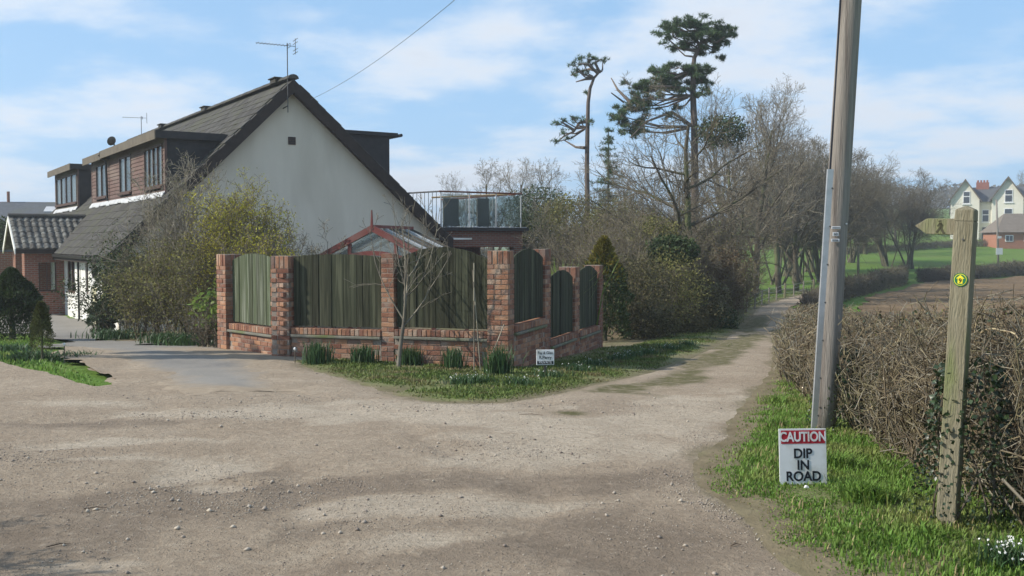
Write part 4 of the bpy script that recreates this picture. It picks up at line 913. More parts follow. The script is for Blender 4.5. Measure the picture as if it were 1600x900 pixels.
# ------------------------------------------------------------------ far house on the right
M_CREAM = pm('cream_render', (.66, .635, .54), (.72, .69, .60), 1, rough=.9)
M_WFR = pm('white_window_frame', (.75, .75, .75), (.8, .8, .8), 3, rough=.5)
M_CHIM = pm('red_chimney_brick', (.26, .11, .08), (.33, .15, .11), 2, rough=.9)
fhx = at(1536, 372, 150); fz = gz(fhx.x, 150)
fh = empty('cream_house', (fhx.x, 150, fz), R(-24), 'cream rendered house with twin steep gables and slate roofs on the rise', 'house')
FW = 4.6
def fgable(x0, x1, y0, ze, za_, yb):
    xm = (x0 + x1) / 2
    MB().prism([(x0, -1), (x1, -1), (x1, ze), (xm, za_), (x0, ze)], y0, y0 + 5).build('wall', M_CREAM, fh)
    s = (za_ - ze) / (xm - x0)
    for sx in (-1, 1):
        xe = xm + sx * (xm - x0 + .35); MB().prism([(xe, ze - .35 * s + .02), (xm, za_ + .02), (xm, za_ + .2), (xe, ze - .35 * s + .2)], y0 - .35, yb).build('roof', M_SLATE, fh)
        MB().prism([(xe, ze - .35 * s - .12), (xm, za_ - .12), (xm, za_ + .19), (xe, ze - .35 * s + .19)], y0 - .42, y0 - .352).build('bargeboard', M_FASCIA, fh)
def fwin(x, z, w, h, y):
    f = MB().box(x - w / 2, x + w / 2, y - .06, y + .02, z, z + h).build('window', M_WFR, fh)
    MB().box(x - w / 2 + .1, x + w / 2 - .1, y - .08, y - .062, z + .1, z + h * .55).box(x - w / 2 + .1, x + w / 2 - .1, y - .08, y - .062, z + h * .62, z + h - .1).build('pane', M_PANE, f)
    MB().box(x - w / 2 - .1, x + w / 2 + .1, y - .14, y - .002, z - .14, z - .01).build('sill', M_WFR, f)
e0, a0 = 6.2, 9.1
fgable(-4.6, -.6, 0, e0, a0, 9); fgable(1.1, 5.3, -1.0, e0 + .1, a0 + .2, 9); fgable(8.3, 12.5, .4, e0, a0, 9)
MB().box(-.6, 1.1, 1.0, 6, -1, 6.0).box(5.3, 8.3, 1.0, 6, -1, 6.0).build('link_wall', M_CREAM, fh)
MB().prism([(.6, 5.8), (5, 8.2), (9.4, 5.8)], -2.6, 10.4, axis='x').build('roof', M_SLATE, fh)
fwin(-2.4, 5.5, 1.0, 1.9, 0); fwin(3.3, 5.6, 1.1, 1.9, -1.0); fwin(3.3, 2.7, 1.15, 2.0, -1.0); fwin(.3, 2.7, 1.0, 1.9, 1.0); fwin(-2.4, 2.6, 1.1, 1.9, 0); fwin(6.6, 2.7, 1.0, 1.8, 1.0); fwin(3.3, .2, 1.2, 1.6, -1.0)
MB().box(-.1, .9, .9, .98, -.5, 1.9).build('door', M_PANE, fh)
for x in (-.1, 8.0):
    c = MB().box(x - .9, x + .9, 4.4, 5.4, 7.6, 8.95).build('chimney', M_CHIM, fh)
    for k in range(4): MB().tube([(x - .66 + k * .44, 4.9, 8.95), (x - .66 + k * .44, 4.9, 9.3)], .14, 8).build('chimney_pot', M_CHIM, c)
obx = at(1560, 382, 128); ob = empty('brick_outbuilding', (obx.x, 128, gz(obx.x, 128)), R(-8), 'red brick outbuilding with a brown tiled roof below the cream house', 'outbuilding')
MB().box(0, 14, 0, 6, -1, 2.1).build('wall', brickmat('orange_brick', (.42, .16, .085), (.34, .13, .07), (.3, .2, .15), .225, .075), ob)
MB().prism([(-.4, 1.95), (1.0, 4.6), (13, 4.6), (14.4, 1.95)], -.4, -.3).build('fascia', M_FASCIA, ob)
b = MB(); b.add([(-.4, -.4, 2.102), (14.4, -.4, 2.102), (14.4, 6.4, 2.102), (-.4, 6.4, 2.102), (1.6, 3, 4.6), (12.4, 3, 4.6)], [(0, 1, 5, 4), (1, 2, 5), (2, 3, 4, 5), (3, 0, 4), (0, 3, 2, 1)]); b.build('roof', pm('brown_tile', (.15, .125, .10), (.2, .17, .14), 2, rough=.9), ob)
for o in [x for x in COL.objects if x.parent == ob and x.name.startswith('fascia')]: bpy.data.objects.remove(o)
for x in (1.3, 3.6, 7.5):
    f = MB().box(x - .5, x + .5, -.06, .02, .9, 1.75).build('window', M_WFR, ob); MB().box(x - .4, x - .04, -.09, -.062, 1.0, 1.65).box(x + .04, x + .4, -.09, -.062, 1.0, 1.65).build('pane', M_PANE, f)
HAZE = .0011
# ------------------------------------------------------------------ poles, posts and signs
M_POLE = pm('weathered_pole_wood', (.21, .188, .165), (.33, .30, .265), 6, rough=.9, stretch=(6, 6, .25), bump=.6, bscale=30, c3=(.14, .12, .105), big=3)
M_POST = pm('lichen_post_wood', (.17, .15, .10), (.26, .235, .165), 9, rough=.95, stretch=(4, 4, .5), bump=.6, bscale=35, c3=(.17, .185, .085), big=3)
M_SIGNW = pm('white_sign_board', (.74, .75, .755), (.79, .795, .80), 9, rough=.5, c3=(.60, .59, .55), big=6)
M_SRED = pm('sign_red', (.42, .02, .035), (.47, .03, .045), 4, rough=.45)
M_INK = pm('sign_black', (.012, .014, .02), (.02, .022, .03), 4, rough=.5)
M_PLATE = pm('white_plate', (.62, .62, .64), (.7, .7, .7), 20, rough=.5)
M_GREEN = pm('marker_green', (.01, .13, .05), (.02, .17, .07), 8, rough=.5)
M_YEL = pm('marker_yellow', (.72, .6, .02), (.8, .68, .05), 8, rough=.5)
def text_mesh(name, body, size, mat, bold=.0, extrude=.0006, xs=1.0):
    c = bpy.data.curves.new(name, 'FONT'); c.body = body; c.size = size; c.align_x = 'CENTER'; c.align_y = 'CENTER'; c.extrude = extrude; c.offset = bold
    o = bpy.data.objects.new(name, c); COL.objects.link(o); bpy.context.view_layer.update()
    me = bpy.data.meshes.new_from_object(o.evaluated_get(bpy.context.evaluated_depsgraph_get())); bpy.data.objects.remove(o); bpy.data.curves.remove(c)
    me.materials.clear(); me.materials.append(mat); return me
def lettering(name, body, size, mat, parent, loc, rot=(R(90), 0, 0), bold=.0, sx=1.0):
    return link(name, text_mesh(name, body, size, mat, bold), parent, loc=loc, rot=rot, scale=(sx, 1, 1))
# utility pole
bx, by = gp(1286, 676); bz = gz(bx, by); T = at(1329, 0, by); dirp = (T - Vector((bx, by, bz))); ptop = Vector((bx, by, bz)) + dirp * (7.6 / dirp.z); pb = Vector((bx, by, bz)) - dirp * .05
pole = empty('utility_pole', (bx, by, bz), 0, 'tall leaning wooden utility pole with metal strip and white plates in the hedge', 'pole')
O = Vector((bx, by, bz)); k = 14; b = MB(); b.tube([pb - O + (ptop - pb) * (i / k) for i in range(k + 1)], [.104 - .018 * i / k for i in range(k + 1)], 20); b.build('pole_shaft', M_POLE, pole, smooth=True)
def polep(py, dx, dy):
    p = O + dirp * 0; t = 0
    # point on the pole axis at image row py, shifted
    lo, hi = 0.0, 2.0
    for _ in range(30):
        m_ = (lo + hi) / 2; q = O + dirp * m_
        if q.z < at(1300, py, by).z: lo = m_
        else: hi = m_
    return O + dirp * lo - O + Vector((dx, dy, 0))
s0, s1 = polep(676, -.098, -.055), polep(265, -.098, -.05)
b = MB()
for (w0, w1, d0, d1) in ((-.026, .026, -.014, -.010), (-.026, -.022, -.0098, .02), (.022, .026, -.0098, .02)):
    V = []
    for q in (s0, s1):
        for (x, y) in ((w0, d0), (w1, d0), (w1, d1), (w0, d1)): V.append(q + Vector((x, y, 0)))
    b.add(V, [(3, 2, 1, 0), (4, 5, 6, 7)] + [(i, (i + 1) % 4, 4 + (i + 1) % 4, 4 + i) for i in range(4)])
b.build('cable_guard', M_METAL, pole)
for i in range(7):
    q = s0 + (s1 - s0) * (i + .5) / 7; MB().tube([q + Vector((.02, -.022, 0)), q + Vector((.02, -.0125, 0))], .007, 6).build('guard_bolt', M_STEEL, pole)
c1 = polep(265, -.093, -.03); c2 = polep(0, -.093, -.02); b = MB(); b.tube([c1 - (c2 - c1) * .02, c1 + (c2 - c1) * .5 + Vector((.004, 0, 0)), c2, c2 + (c2 - c1) * .9], .011, 6); b.build('cable', M_INK, pole)
for (py, h, w, txt) in ((356, .022, .078, 'Western'), (366, .034, .052, '60'), (375.5, .026, .074, '0306')):
    q = polep(py, -.035, -.1045); pl = MB().box(q.x - w / 2, q.x + w / 2, q.y - .004, q.y, q.z - h / 2, q.z + h / 2).build('number_plate', M_PLATE, pole, bevel=.0015)
    if txt != 'Western': lettering('numeral', txt, h * .95, M_INK, pl, (q.x, q.y - .0055, q.z))
    else: MB().box(q.x - w * .42, q.x + w * .42, q.y - .0055, q.y - .0042, q.z - .002, q.z + .002).build('print_line', M_INK, pl)
q = polep(350, .06, -.075); MB().tube([q, q + Vector((0, -.02, 0))], .008, 6).build('nail', M_METAL, pole)
b = MB(); b.box(-.6, .6, -.05, .05, -.06, .06); arm = b.build('cross_arm', M_POLE, pole, loc=ptop - O - Vector((0, .12, .35)), rot=(0, 0, R(40)))
# overhead phone wire from the ridge to the pole
A = HM @ Vector((XA + .55, -.28, ZA - .6)); B = ptop - Vector((0, 0, .3)); pts = []
for i in range(25):
    t = i / 24; p = A.lerp(B, t); p.z -= .55 * 4 * t * (1 - t); pts.append(p)
b = MB(); b.tube([p - A for p in pts], .0055, 5); o = b.build('telephone_wire', M_STEEL, loc=A); tag(o, 'thin telephone wire slanting up from the gable to the pole', 'wire')

# footpath signpost
bx, by = gp(1480, 826); bz = gz(bx, by); T = at(1511, 322, by); SP = Vector((bx, by, bz)); sd = T - SP
sp_ = empty('footpath_signpost', SP, 0, 'square lichen-green footpath post with wooden finger arm and round marker', 'signpost')
tilt = Vector((0, 0, 1)).rotation_difference(sd.normalized()).to_matrix().to_4x4() @ Matrix.Rotation(R(-36), 4, 'Z'); HP = sd.length
b = MB(); hw = .053
b.box(-hw, hw, -hw, hw, -.1, HP - .085); b.add([(-hw, -hw, HP - .0845), (hw, -hw, HP - .0845), (hw, hw, HP - .0845), (-hw, hw, HP - .0845), (-hw * .95, -hw * .95, HP - .02), (hw * .95, -hw * .95, HP - .02), (hw * .95, hw * .95, HP - .02), (-hw * .95, hw * .95, HP - .02), (0, 0, HP + .005)],
      [(0, 1, 5, 4), (1, 2, 6, 5), (2, 3, 7, 6), (3, 0, 4, 7), (4, 5, 8), (5, 6, 8), (6, 7, 8), (7, 4, 8)])
post = b.build('post', M_POST, sp_, bevel=.006); post.matrix_local = tilt
b = MB(); zf = HP - .118
b.prism([(-hw, zf - .046), (-hw, zf + .046), (-.205, zf + .044), (-.27, zf + .0), (-.205, zf - .046)], -.02, .012); fa = b.build('finger_arm', M_POST, sp_, bevel=.003); fa.matrix_local = tilt
DX = .055; b = MB()   # incised walking figure
for (p, q, w) in [((-.19, .034), (-.188, .026), .008), ((-.187, .022), (-.182, -.006), .0075), ((-.182, -.006), (-.166, -.038), .006), ((-.183, -.004), (-.205, -.036), .006), ((-.187, .018), (-.202, .0), .0045), ((-.186, .018), (-.172, .004), .0045), ((-.166, -.038), (-.158, -.036), .004)]:
    d = Vector((q[0] - p[0], q[1] - p[1])); n = Vector((-d.y, d.x)).normalized() * w; p = (p[0] + DX, p[1]); q = (q[0] + DX, q[1]); b.prism([(p[0] + n.x, zf + p[1] + n.y), (q[0] + n.x, zf + q[1] + n.y), (q[0] - n.x, zf + q[1] - n.y), (p[0] - n.x, zf + p[1] - n.y)], -.0215, -.0195)
wf = b.build('walking_figure', pm('carved_shadow_paint', (.05, .05, .03), (.08, .075, .05), 20, rough=.9), fa)
b = MB(); b.prism([(hw, zf - .05), (hw, zf + .046), (.22, zf + .044), (.29, zf), (.22, zf - .05)], -.014, .014); f2 = b.build('finger_arm', M_POST, sp_, bevel=.003); f2.matrix_local = tilt @ Matrix.Rotation(R(92), 4, 'Z')
zd = HP - .415
def disc(r, y, n=28): return [(r * math.cos(6.2832 * i / n), zd + r * math.sin(6.2832 * i / n)) for i in range(n)]
d = MB().prism(disc(.038, 0), -hw - .005, -hw - .001).build('waymarker', M_GREEN, sp_); d.matrix_local = tilt
MB().prism(disc(.033, 0), -hw - .006, -hw - .0052).build('marker_ring', M_YEL, d); MB().prism(disc(.03, 0), -hw - .0068, -hw - .0062).build('marker_face', M_GREEN, d)
b = MB(); b.prism([(-.013, zd - .022), (.013, zd - .022), (.013, zd + .006), (.022, zd + .006), (0, zd + .027), (-.022, zd + .006), (-.013, zd + .006)], -hw - .0076, -hw - .007); b.build('marker_arrow', M_YEL, d)
lettering('numeral', '9', .034, M_INK, d, (0, -hw - .0085, zd - .006), bold=.0006)
MB().tube([(0.0, -hw - .006, HP - .19), (0, -hw + .01, HP - .19)], .006, 8).build('bolt', M_STEEL, sp_).matrix_local = tilt

# caution board
cx, cy = gp(1256, 764); cz = terr_z(np.array(cx), np.array(cy)); cz = float(cz)
sw = 76.5 * cy / FPX; sh = 89 * cy / FPX
cs = empty('caution_sign', (cx, cy, gz(cx, cy) - .006), R(4), 'white caution board with red header reading dip in road on the verge', 'sign')
TL = Matrix.Rotation(R(-6), 4, 'X')
def put(o): o.matrix_local = TL @ Matrix.LocRotScale(o.location, o.rotation_euler, o.scale); return o
put(MB().box(-sw / 2, sw / 2, 0, .006, .03, sh + .03).build('board', M_SIGNW, cs, bevel=.001))
put(MB().box(-sw / 2 + .014, sw / 2 - .009, -.0014, -.0006, sh + .03 - .1, sh + .03 - .011).build('red_header', M_SRED, cs))
s_ = sh / .366
put(lettering('lettering', 'CAUTION', .086 * s_, M_SIGNW, cs, (.002, -.003, sh + .03 - .055 * s_), bold=.0024, sx=.8))
for t, z in (('DIP', .203), ('IN', .128), ('ROAD', .056)): put(lettering('lettering', t, .086 * s_, M_INK, cs, (0 if t != 'DIP' else -.002, -.0018, .03 + z * s_), bold=.0024, sx=.96))
for x in (-.1, .1): put(MB().tube([(x, .014, -.15), (x, .014, .3)], .005, 6).build('stake', M_STEEL, cs))
x, y = gp(1258, 768); MB().prism([(-.018, 0), (.02, 0), (.014, .02), (-.004, .028), (-.018, .014)], 0, .025).build('white_pebble', M_SIGNW, loc=(x + .004, y - .03, gz(x, y) + .02), bevel=.004)
tag(COL.objects['white_pebble'], 'small white pebble in the grass at the foot of the caution board', 'pebble')
# private name board
px_, py_ = gp(852, 589); pz = float(terr_z(np.array(px_), np.array(py_))); w = 28 * py_ / FPX; h = 24 * py_ / FPX
ps_ = empty('private_sign', (px_, py_, pz), R(2), 'small pale board ending in private beside the brick corner pillar', 'sign')
z0 = .14; MB().box(-w / 2, w / 2, 0, .02, z0, z0 + h).build('board', M_SIGNW, ps_, bevel=.003)
MB().box(-w / 2 + .012, w / 2 - .012, -.0014, -.0006, z0 + .012, z0 + h * .27).build('dark_band', M_INK, ps_)
lettering('lettering', 'PRIVATE', .058, M_PLATE, ps_, (0, -.0025, z0 + .012 + h * .12), bold=.0008, sx=.86)
lettering('lettering', 'Fay & Glen', .056, M_INK, ps_, (0, -.0018, z0 + h * .80), bold=.0004, sx=.86); lettering('lettering', 'R.Perry', .066, M_INK, ps_, (0, -.0018, z0 + h * .5), bold=.0006, sx=.9)
MB().box(-.02, .02, .022, .05, -.1, z0 + h * .7).build('stake', M_FASCIA, ps_)
# stake lights
for (px, py, l) in ((461, 567, 'small stake light with white globe beside the angled wall pillar'), (101, 560, 'small stake light with white globe by the clipped cone shrub')):
    x, y = gp(px, py); z = gz(x, y) + .03; s = y / FPX; o = empty('stake_light', (x, y, z), 0, l, 'garden light', 'stake lights flanking the drive')
    MB().tube([(0, 0, -.1), (0, 0, 17 * s)], .8 * s, 7).build('stake', M_FASCIA, o)
    ring = [(0, 0, 16 * s)]; b = MB(); b.tube([(0, 0, 16.5 * s), (0, 0, 17.5 * s), (0, 0, 19 * s), (0, 0, 20.8 * s), (0, 0, 21.6 * s)], [.9 * s, 1.7 * s, 2.1 * s, 1.6 * s, .5 * s], 10); b.build('globe', M_SIGNW, o, smooth=True)
# posts beside the far bend of the track
def gpost(px, py, hpx, wpx, mat, l, lean=0.0, plate=False):
    x, y = gp(px, py); z = gz(x, y); s = y / FPX; o = empty('gate_post', (x, y, z), 0, l, 'post')
    MB().prism([(-wpx * s / 2, -.2), (wpx * s / 2, -.2), (wpx * s / 2 * .8 + lean, hpx * s), (-wpx * s / 2 * .9 + lean, hpx * s)], -wpx * s * .35, wpx * s * .35).build('post', mat, o, bevel=.02)
    if plate: MB().box(-.1, .14, -wpx * s * .35 - .03, -wpx * s * .35 - .005, .12, .26).build('plate', M_PLATE, o)
gpost(1261, 489, 30, 15, M_BARGE, 'dark broad post with white plate where the track bends', 0, True)
gpost(1273, 485, 24, 10, M_POST, 'pale leaning post next to the dark broad post at the bend', -.1)
wf = empty('wire_fence', (*gp(1168, 486), gz(*gp(1168, 486))), 0, 'low post and wire fence along the grass beside the far track', 'fence'); O = wf.location.copy(); tops = []
for (px, py, h) in ((1166, 488, 26), (1179, 482, 24), (1190, 477, 24), (1201, 473, 24), (1213, 470, 22), (1226, 466, 24), (1240, 463, 20), (1255, 460, 21), (1271, 457, 21)):
    x, y = gp(px, py); z = gz(x, y); s = y / FPX; q = Vector((x, y, z)) - O; MB().tube([q - Vector((0, 0, .2)), q + Vector((.02, 0, h * s))], .035 if px not in (1226, 1271) else .06, 6).build('post', M_POST if px in (1226, 1271) else M_POLE, wf); tops.append((q, h * s))
for fz_ in (.35, .65, .92):
    b = MB(); b.tube([q + Vector((0, -.04, min(h, .85) * fz_)) for q, h in tops], .007, 4); b.build('wire', M_METAL, wf)
pf = empty('paling_fence', (*gp(1140, 508), gz(*gp(1140, 508))), 0, 'short row of grey wooden palings at the end of the dark thicket', 'fence'); O = pf.location.copy()
for i in range(8):
    x, y = gp(1128 + i * 4.6, 512 - i * 2.2); z = gz(x, y); q = Vector((x, y, z)) - O; hh = .95 + rg.uniform(-.1, .12); MB().box(q.x - .05, q.x + .05, q.y - .02, q.y + .02, q.z - .1, q.z + hh).build('paling', M_POST, pf, bevel=.01)
a, c = Vector((*gp(1127, 512), 0)) - O, Vector((*gp(1163, 494), 0)) - O; b = MB(); b.tube([(a.x, a.y + .06, .55), (c.x, c.y + .06, .55)], .03, 4); b.build('rail', M_POST, pf)
for (px, py, pt, l, r_) in ((1288, 441, 250, 'slim brown pole before the dark wood beside the track bend', .09), (1341, 434, 311, 'slim pole standing beyond the far hedge just right of the tall utility pole', .10), (1560, 411, 312, 'leaning slim pole with a white plate before the cream house', .11)):
    x, y = gp(px, py); z = gz(x, y); tp = at(px + (-3 if px == 1560 else 0), pt, y); o = empty('field_pole', (x, y, z), 0, l, 'pole')
    q = tp - Vector((x, y, z)); MB().tube([(0, 0, -.3), q * .5, q], [r_ * 1.15, r_, r_ * .85], 8).build('pole_shaft', M_POLE, o, smooth=True)
    if px == 1560:
        MB().box(-.35, .35, -.16, -.12, .9, 1.6).build('plate', M_PLATE, o); MB().box(-.2, .2, -.16, -.12, 2.6, 2.85).build('plate', M_PLATE, o)

# ------------------------------------------------------------------ vegetation
M_TWIG = pm('bare_twig', (.13, .11, .078), (.205, .178, .13), 1.5, rough=.9, rnd=.35, attr='rnd')
M_TWIGP = pm('pale_grey_twig', (.20, .175, .13), (.29, .26, .205), 1.5, rough=.9, rnd=.35, attr='rnd')
M_TWIGD = pm('far_dark_twig', (.105, .092, .062), (.17, .15, .105), .6, rough=.95, rnd=.3, attr='rnd')
M_BARK = pm('rough_bark', (.065, .055, .04), (.125, .108, .08), 5, rough=.95, rnd=.2, attr='rnd', c3=(.10, .115, .05), big=1.5, bump=.5)
M_PBARK = pm('pine_bark', (.12, .095, .078), (.20, .162, .132), 4, rough=.95, rnd=.2, attr='rnd')
M_NEED = pm('pine_needles', (.075, .12, .055), (.125, .18, .085), 1.0, rough=.7, rnd=.45, attr='rnd', trans=.3)
M_DARKL = pm('dark_evergreen_leaf', (.035, .055, .018), (.07, .098, .033), 1.5, rough=.55, rnd=.45, attr='rnd', trans=.15)
M_IVY = pm('ivy_leaf', (.018, .034, .014), (.04, .062, .024), 3, rough=.4, rnd=.5, attr='rnd', spec=.5, trans=.12)
M_OLIVE = pm('olive_bud_leaf', (.14, .135, .045), (.21, .195, .07), 2, rough=.7, rnd=.4, attr='rnd', trans=.3)
M_FORS = pm('yellow_green_leaf', (.29, .27, .03), (.42, .38, .055), 2, rough=.65, rnd=.4, attr='rnd', trans=.3)
M_GOLD = pm('golden_conifer_leaf', (.15, .13, .02), (.21, .17, .03), 2, rough=.7, rnd=.35, attr='rnd', trans=.2)
M_LAUR = pm('laurel_leaf', (.035, .06, .02), (.07, .10, .035), 3, rough=.35, rnd=.5, attr='rnd', spec=.6, trans=.15)
M_STRAP = pm('strap_leaf', (.16, .24, .05), (.24, .31, .08), 3, rough=.5, rnd=.4, attr='rnd', trans=.3)
M_DAFF = pm('daffodil_leaf', (.04, .085, .03), (.075, .13, .05), 3, rough=.45, rnd=.35, attr='rnd', trans=.25)
M_PETAL = pm('white_petal', (.7, .72, .66), (.8, .8, .76), 3, rough=.6)
M_DEAD = pm('dead_brown_leaf', (.10, .07, .042), (.18, .13, .08), 3, rough=.9, rnd=.45, attr='rnd', trans=.2)
def strip(segs, lo, hi): return [s[:8] for s in segs if lo <= s[8] <= hi]
def tree_obj(name, segs, loc, label, cat, twig, bark, split=1, group=None, rz=0.0, sc=1.0, crown='crown', trunk='trunk', rs=0, kbig=7):
    root = empty(name, loc, rz, label, cat, group); root.scale = (sc,) * 3
    t, c = strip(segs, 0, split), strip(segs, split + 1, 9)
    if t: link(trunk, seg_mesh(trunk, t, bark, rs, kbig), root)
    if c: link(crown, seg_mesh(crown, c, twig, rs + 1), root)
    return root
def dup(root, loc, rz, sc, label, group=None):
    r_ = root.copy(); COL.objects.link(r_); r_.location = loc; r_.rotation_euler = (0, 0, rz); r_.scale = (sc,) * 3 if not hasattr(sc, '__len__') else sc
    r_['label'] = label
    if group: r_['group'] = group
    for ch in [o for o in root.children]: c = ch.copy(); COL.objects.link(c); c.parent = r_
    return r_
def bare(seed, H, r0, kids=(11, 10, 6, 4), spread=52, up=.05, start=.28, lr=(.5, .72), w=.16, trunk_w=.06):
    rg = random.Random(seed); out = []
    S = [dict(n=8, w=trunk_w, up=.1, kids=kids[0], start=start, ang=(spread, 11), lr=lr, rr=.55, taper=.25, shape=(1.05, .45)),
         dict(n=7, w=w, up=up, kids=kids[1], start=.15, ang=(42, 13), lr=(.4, .6), rr=.55, taper=.3),
         dict(n=5, w=w * 1.1, up=up, kids=kids[2], start=.12, ang=(40, 14), lr=(.4, .65), rr=.6, taper=.4),
         dict(n=4, w=w * 1.2, up=up, kids=kids[3], start=.2, ang=(38, 14), lr=(.4, .7), rr=.7, taper=.5), dict(n=2, w=.2, up=.04, kids=0)]
    grow(out, rg, (0, 0, -.15), (0, 0, 1), H * .78, r0, 0, S, .0048); return out
def shrubseg(seed, H, spread, stems=14, kids=(8, 6, 4), w=.12, up=.07, base=.25, r0=.02):
    rg = random.Random(seed); out = []
    for i in range(stems):
        a = rg.random() * 6.283; s = rg.uniform(.1, 1) * spread; S = [dict(n=7, w=w, up=up, kids=kids[0], start=.2, ang=(35, 12), lr=(.3, .5), rr=.6, taper=.3), dict(n=5, w=w * 1.3, up=up, kids=kids[1], start=.15, ang=(38, 14), lr=(.4, .6), rr=.65, taper=.4),
             dict(n=3, w=w * 1.4, up=up * .6, kids=kids[2], start=.2, ang=(38, 15), lr=(.45, .75), rr=.7), dict(n=2, w=.2, up=.03, kids=0)]
        grow(out, rg, (base * math.cos(a) * rg.random(), base * math.sin(a) * rg.random(), -.1), _nrm(math.cos(a) * s, math.sin(a) * s, 1), H * rg.uniform(.6, .95), r0 * rg.uniform(.6, 1.2), 0, S, .0042)
    return out
def leafpts(segs, n, rs, jit=.05, lvmin=2):
    r = np.random.default_rng(rs); A = np.array([s for s in segs if s[8] >= lvmin]); i = r.integers(0, len(A), n); t = r.random((n, 1))
    return A[i, :3] * (1 - t) + A[i, 3:6] * t + r.normal(size=(n, 3)) * jit
def ellpts(n, rs, c, rad, hollow=.5, zmin=None):
    r = np.random.default_rng(rs); d = r.normal(size=(n, 3)); d /= np.linalg.norm(d, axis=1)[:, None]; q = d * (hollow + (1 - hollow) * r.random((n, 1)) ** .6)
    lump = .75 + .5 * fbm(d[:, 0] * 3 + d[:, 2] * 2 + 50, d[:, 1] * 3 - d[:, 2] + 50, 1.1, 3, rs); P = np.array(c) + q * lump[:, None] * np.array(rad)
    if zmin is not None: P = P[P[:, 2] > zmin]
    return P

# --- near hedge along the right verge: one hedge of dense bare stems with a little ivy
HPATH = [(3.35, 3.2), (2.95, 4.6), (2.86, 6.0), (2.98, 8.0), (3.25, 10.5), (3.75, 13.5), (4.75, 17.0), (6.3, 22.0), (8.5, 29.0)]
HTOP = [1.42, 1.40, 1.33, 1.17, 1.02, .9, .85, .82, .8]
hp = np.array(HPATH); hl = np.concatenate([[0], np.cumsum(np.hypot(*np.diff(hp, axis=0).T))])
def hedge_at(s):
    x = np.interp(s, hl, hp[:, 0]); y = np.interp(s, hl, hp[:, 1]); x2 = np.interp(s + .2, hl, hp[:, 0]); y2 = np.interp(s + .2, hl, hp[:, 1]); d = math.hypot(x2 - x, y2 - y) + 1e-9
    return x, y, (x2 - x) / d, (y2 - y) / d, np.interp(s, hl, HTOP)
def near_hedge():
    rg = random.Random(77); out = []; TH = 1.25
    for i in range(1950):
        s = hl[-1] * rg.random() ** 1.55 * .985; x, y, tx, ty, top = hedge_at(s); o = rg.random() ** 1.5 * TH; nx, ny = ty, -tx   # away from the track
        px, py = x + nx * o, y + ny * o; z = gz(px, py); hh = top * rg.uniform(.75, 1.05) * (1 + .12 * math.sin(s * 2.3))
        far = y > 11
        S = [dict(n=5, w=.22, up=.08, kids=(4 if far else 7), start=.08, ang=(55, 18), lr=(.28, .5), rr=.65, taper=.4, shape=(1, .8)), dict(n=3, w=.3, up=.02, kids=(2 if far else 4), start=.15, ang=(48, 18), lr=(.4, .75), rr=.7, taper=.5), dict(n=2, w=.32, up=.02, kids=0)]
        grow(out, rg, (px, py, z - .05), _nrm(rg.gauss(0, .25), rg.gauss(0, .25), 1), hh, rg.uniform(.006, .013) * (1.3 if far else 1), 0, S, .0026 if not far else .004)
    A = np.array(out); m = A[:, 3:6]
    # trimmed top and face, as a cut hedge is
    ss = np.interp(m[:, 1], hp[:, 1], hl); top = np.interp(ss, hl, HTOP); gx_ = np.interp(m[:, 1], hp[:, 1], hp[:, 0])
    rr = np.random.default_rng(1); ok = (m[:, 2] - g(m[:, 0], m[:, 1]) < top * (1.0 + rr.normal(0, .06, len(m)))) & (m[:, 0] > gx_ - .12 - .1 * rr.random(len(m)) + .22 * (fbm(m[:, 1], m[:, 2], .5, 2, 3) - .5))
    A = A[ok]; root = empty('hedge', (HPATH[1][0], HPATH[1][1], 0), 0, 'trimmed bare brown hedge lining the right verge of the track', 'hedge'); off = np.array([HPATH[1][0], HPATH[1][1], 0]); A[:, :3] -= off; A[:, 3:6] -= off
    pale = rr.random(len(A)) < .3
    link('stems', seg_mesh('stems', A[~pale][:, :8], M_HTWIG, 3), root); link('pale_stems', seg_mesh('stems', A[pale][:, :8], M_TWIGP, 4), root)
    cn = []
    for i in range(170):
        s_ = hl[-1] * .8 * rg.random() ** 1.7; x, y, tx, ty, top = hedge_at(s_); o = rg.uniform(-.05, .3); p = (x + ty * o, y - tx * o, gz(x, y) + rg.uniform(0, .9) * top)
        grow(cn, rg, tuple(np.array(p) - off), _nrm(rg.gauss(.05, .3), rg.gauss(0, .9), rg.uniform(-.1, .9)), rg.uniform(.2, .55), rg.uniform(.004, .011), 0, [dict(n=8, w=.16, up=-.03, kids=0, taper=.5)], .003)
    link('bramble_canes', seg_mesh('bramble_canes', [c_[:8] for c_ in cn], M_CANE, 8), root)
    n = 42000; s = hl[-1] * rr.random(n) ** 1.5; L_ = []
    for q in s:
        x, y, tx, ty, tp = hedge_at(q); o = rr.random() * 1.2; X, Y = x + ty * o, y - tx * o; L_.append((X, Y, gz(X, Y) + rr.random() ** 1.1 * tp * .95))
    C = np.array(L_) - off; k = rr.random(n) < .68
    link('dead_leaves', leaf_mesh('dead_leaves', C[k], .034, M_DEAD, 5, .6), root); k2 = (~k) & (rr.random(n) < .3); link('ivy', leaf_mesh('ivy', C[(~k) & ~k2], .03, M_IVY, 6, .8), root); link('bud_leaves', leaf_mesh('bud_leaves', C[k2], .022, M_OLIVE, 7, .7), root)
    return root
M_HTWIG = pm('hedge_twig', (.135, .105, .064), (.225, .18, .118), 2.5, rough=.9, rnd=.5, attr='rnd', c3=(.15, .14, .075), big=1.1)
M_CANE = pm('bramble_cane', (.26, .20, .12), (.38, .31, .20), 6, rough=.8, rnd=.4, attr='rnd')
near_hedge()
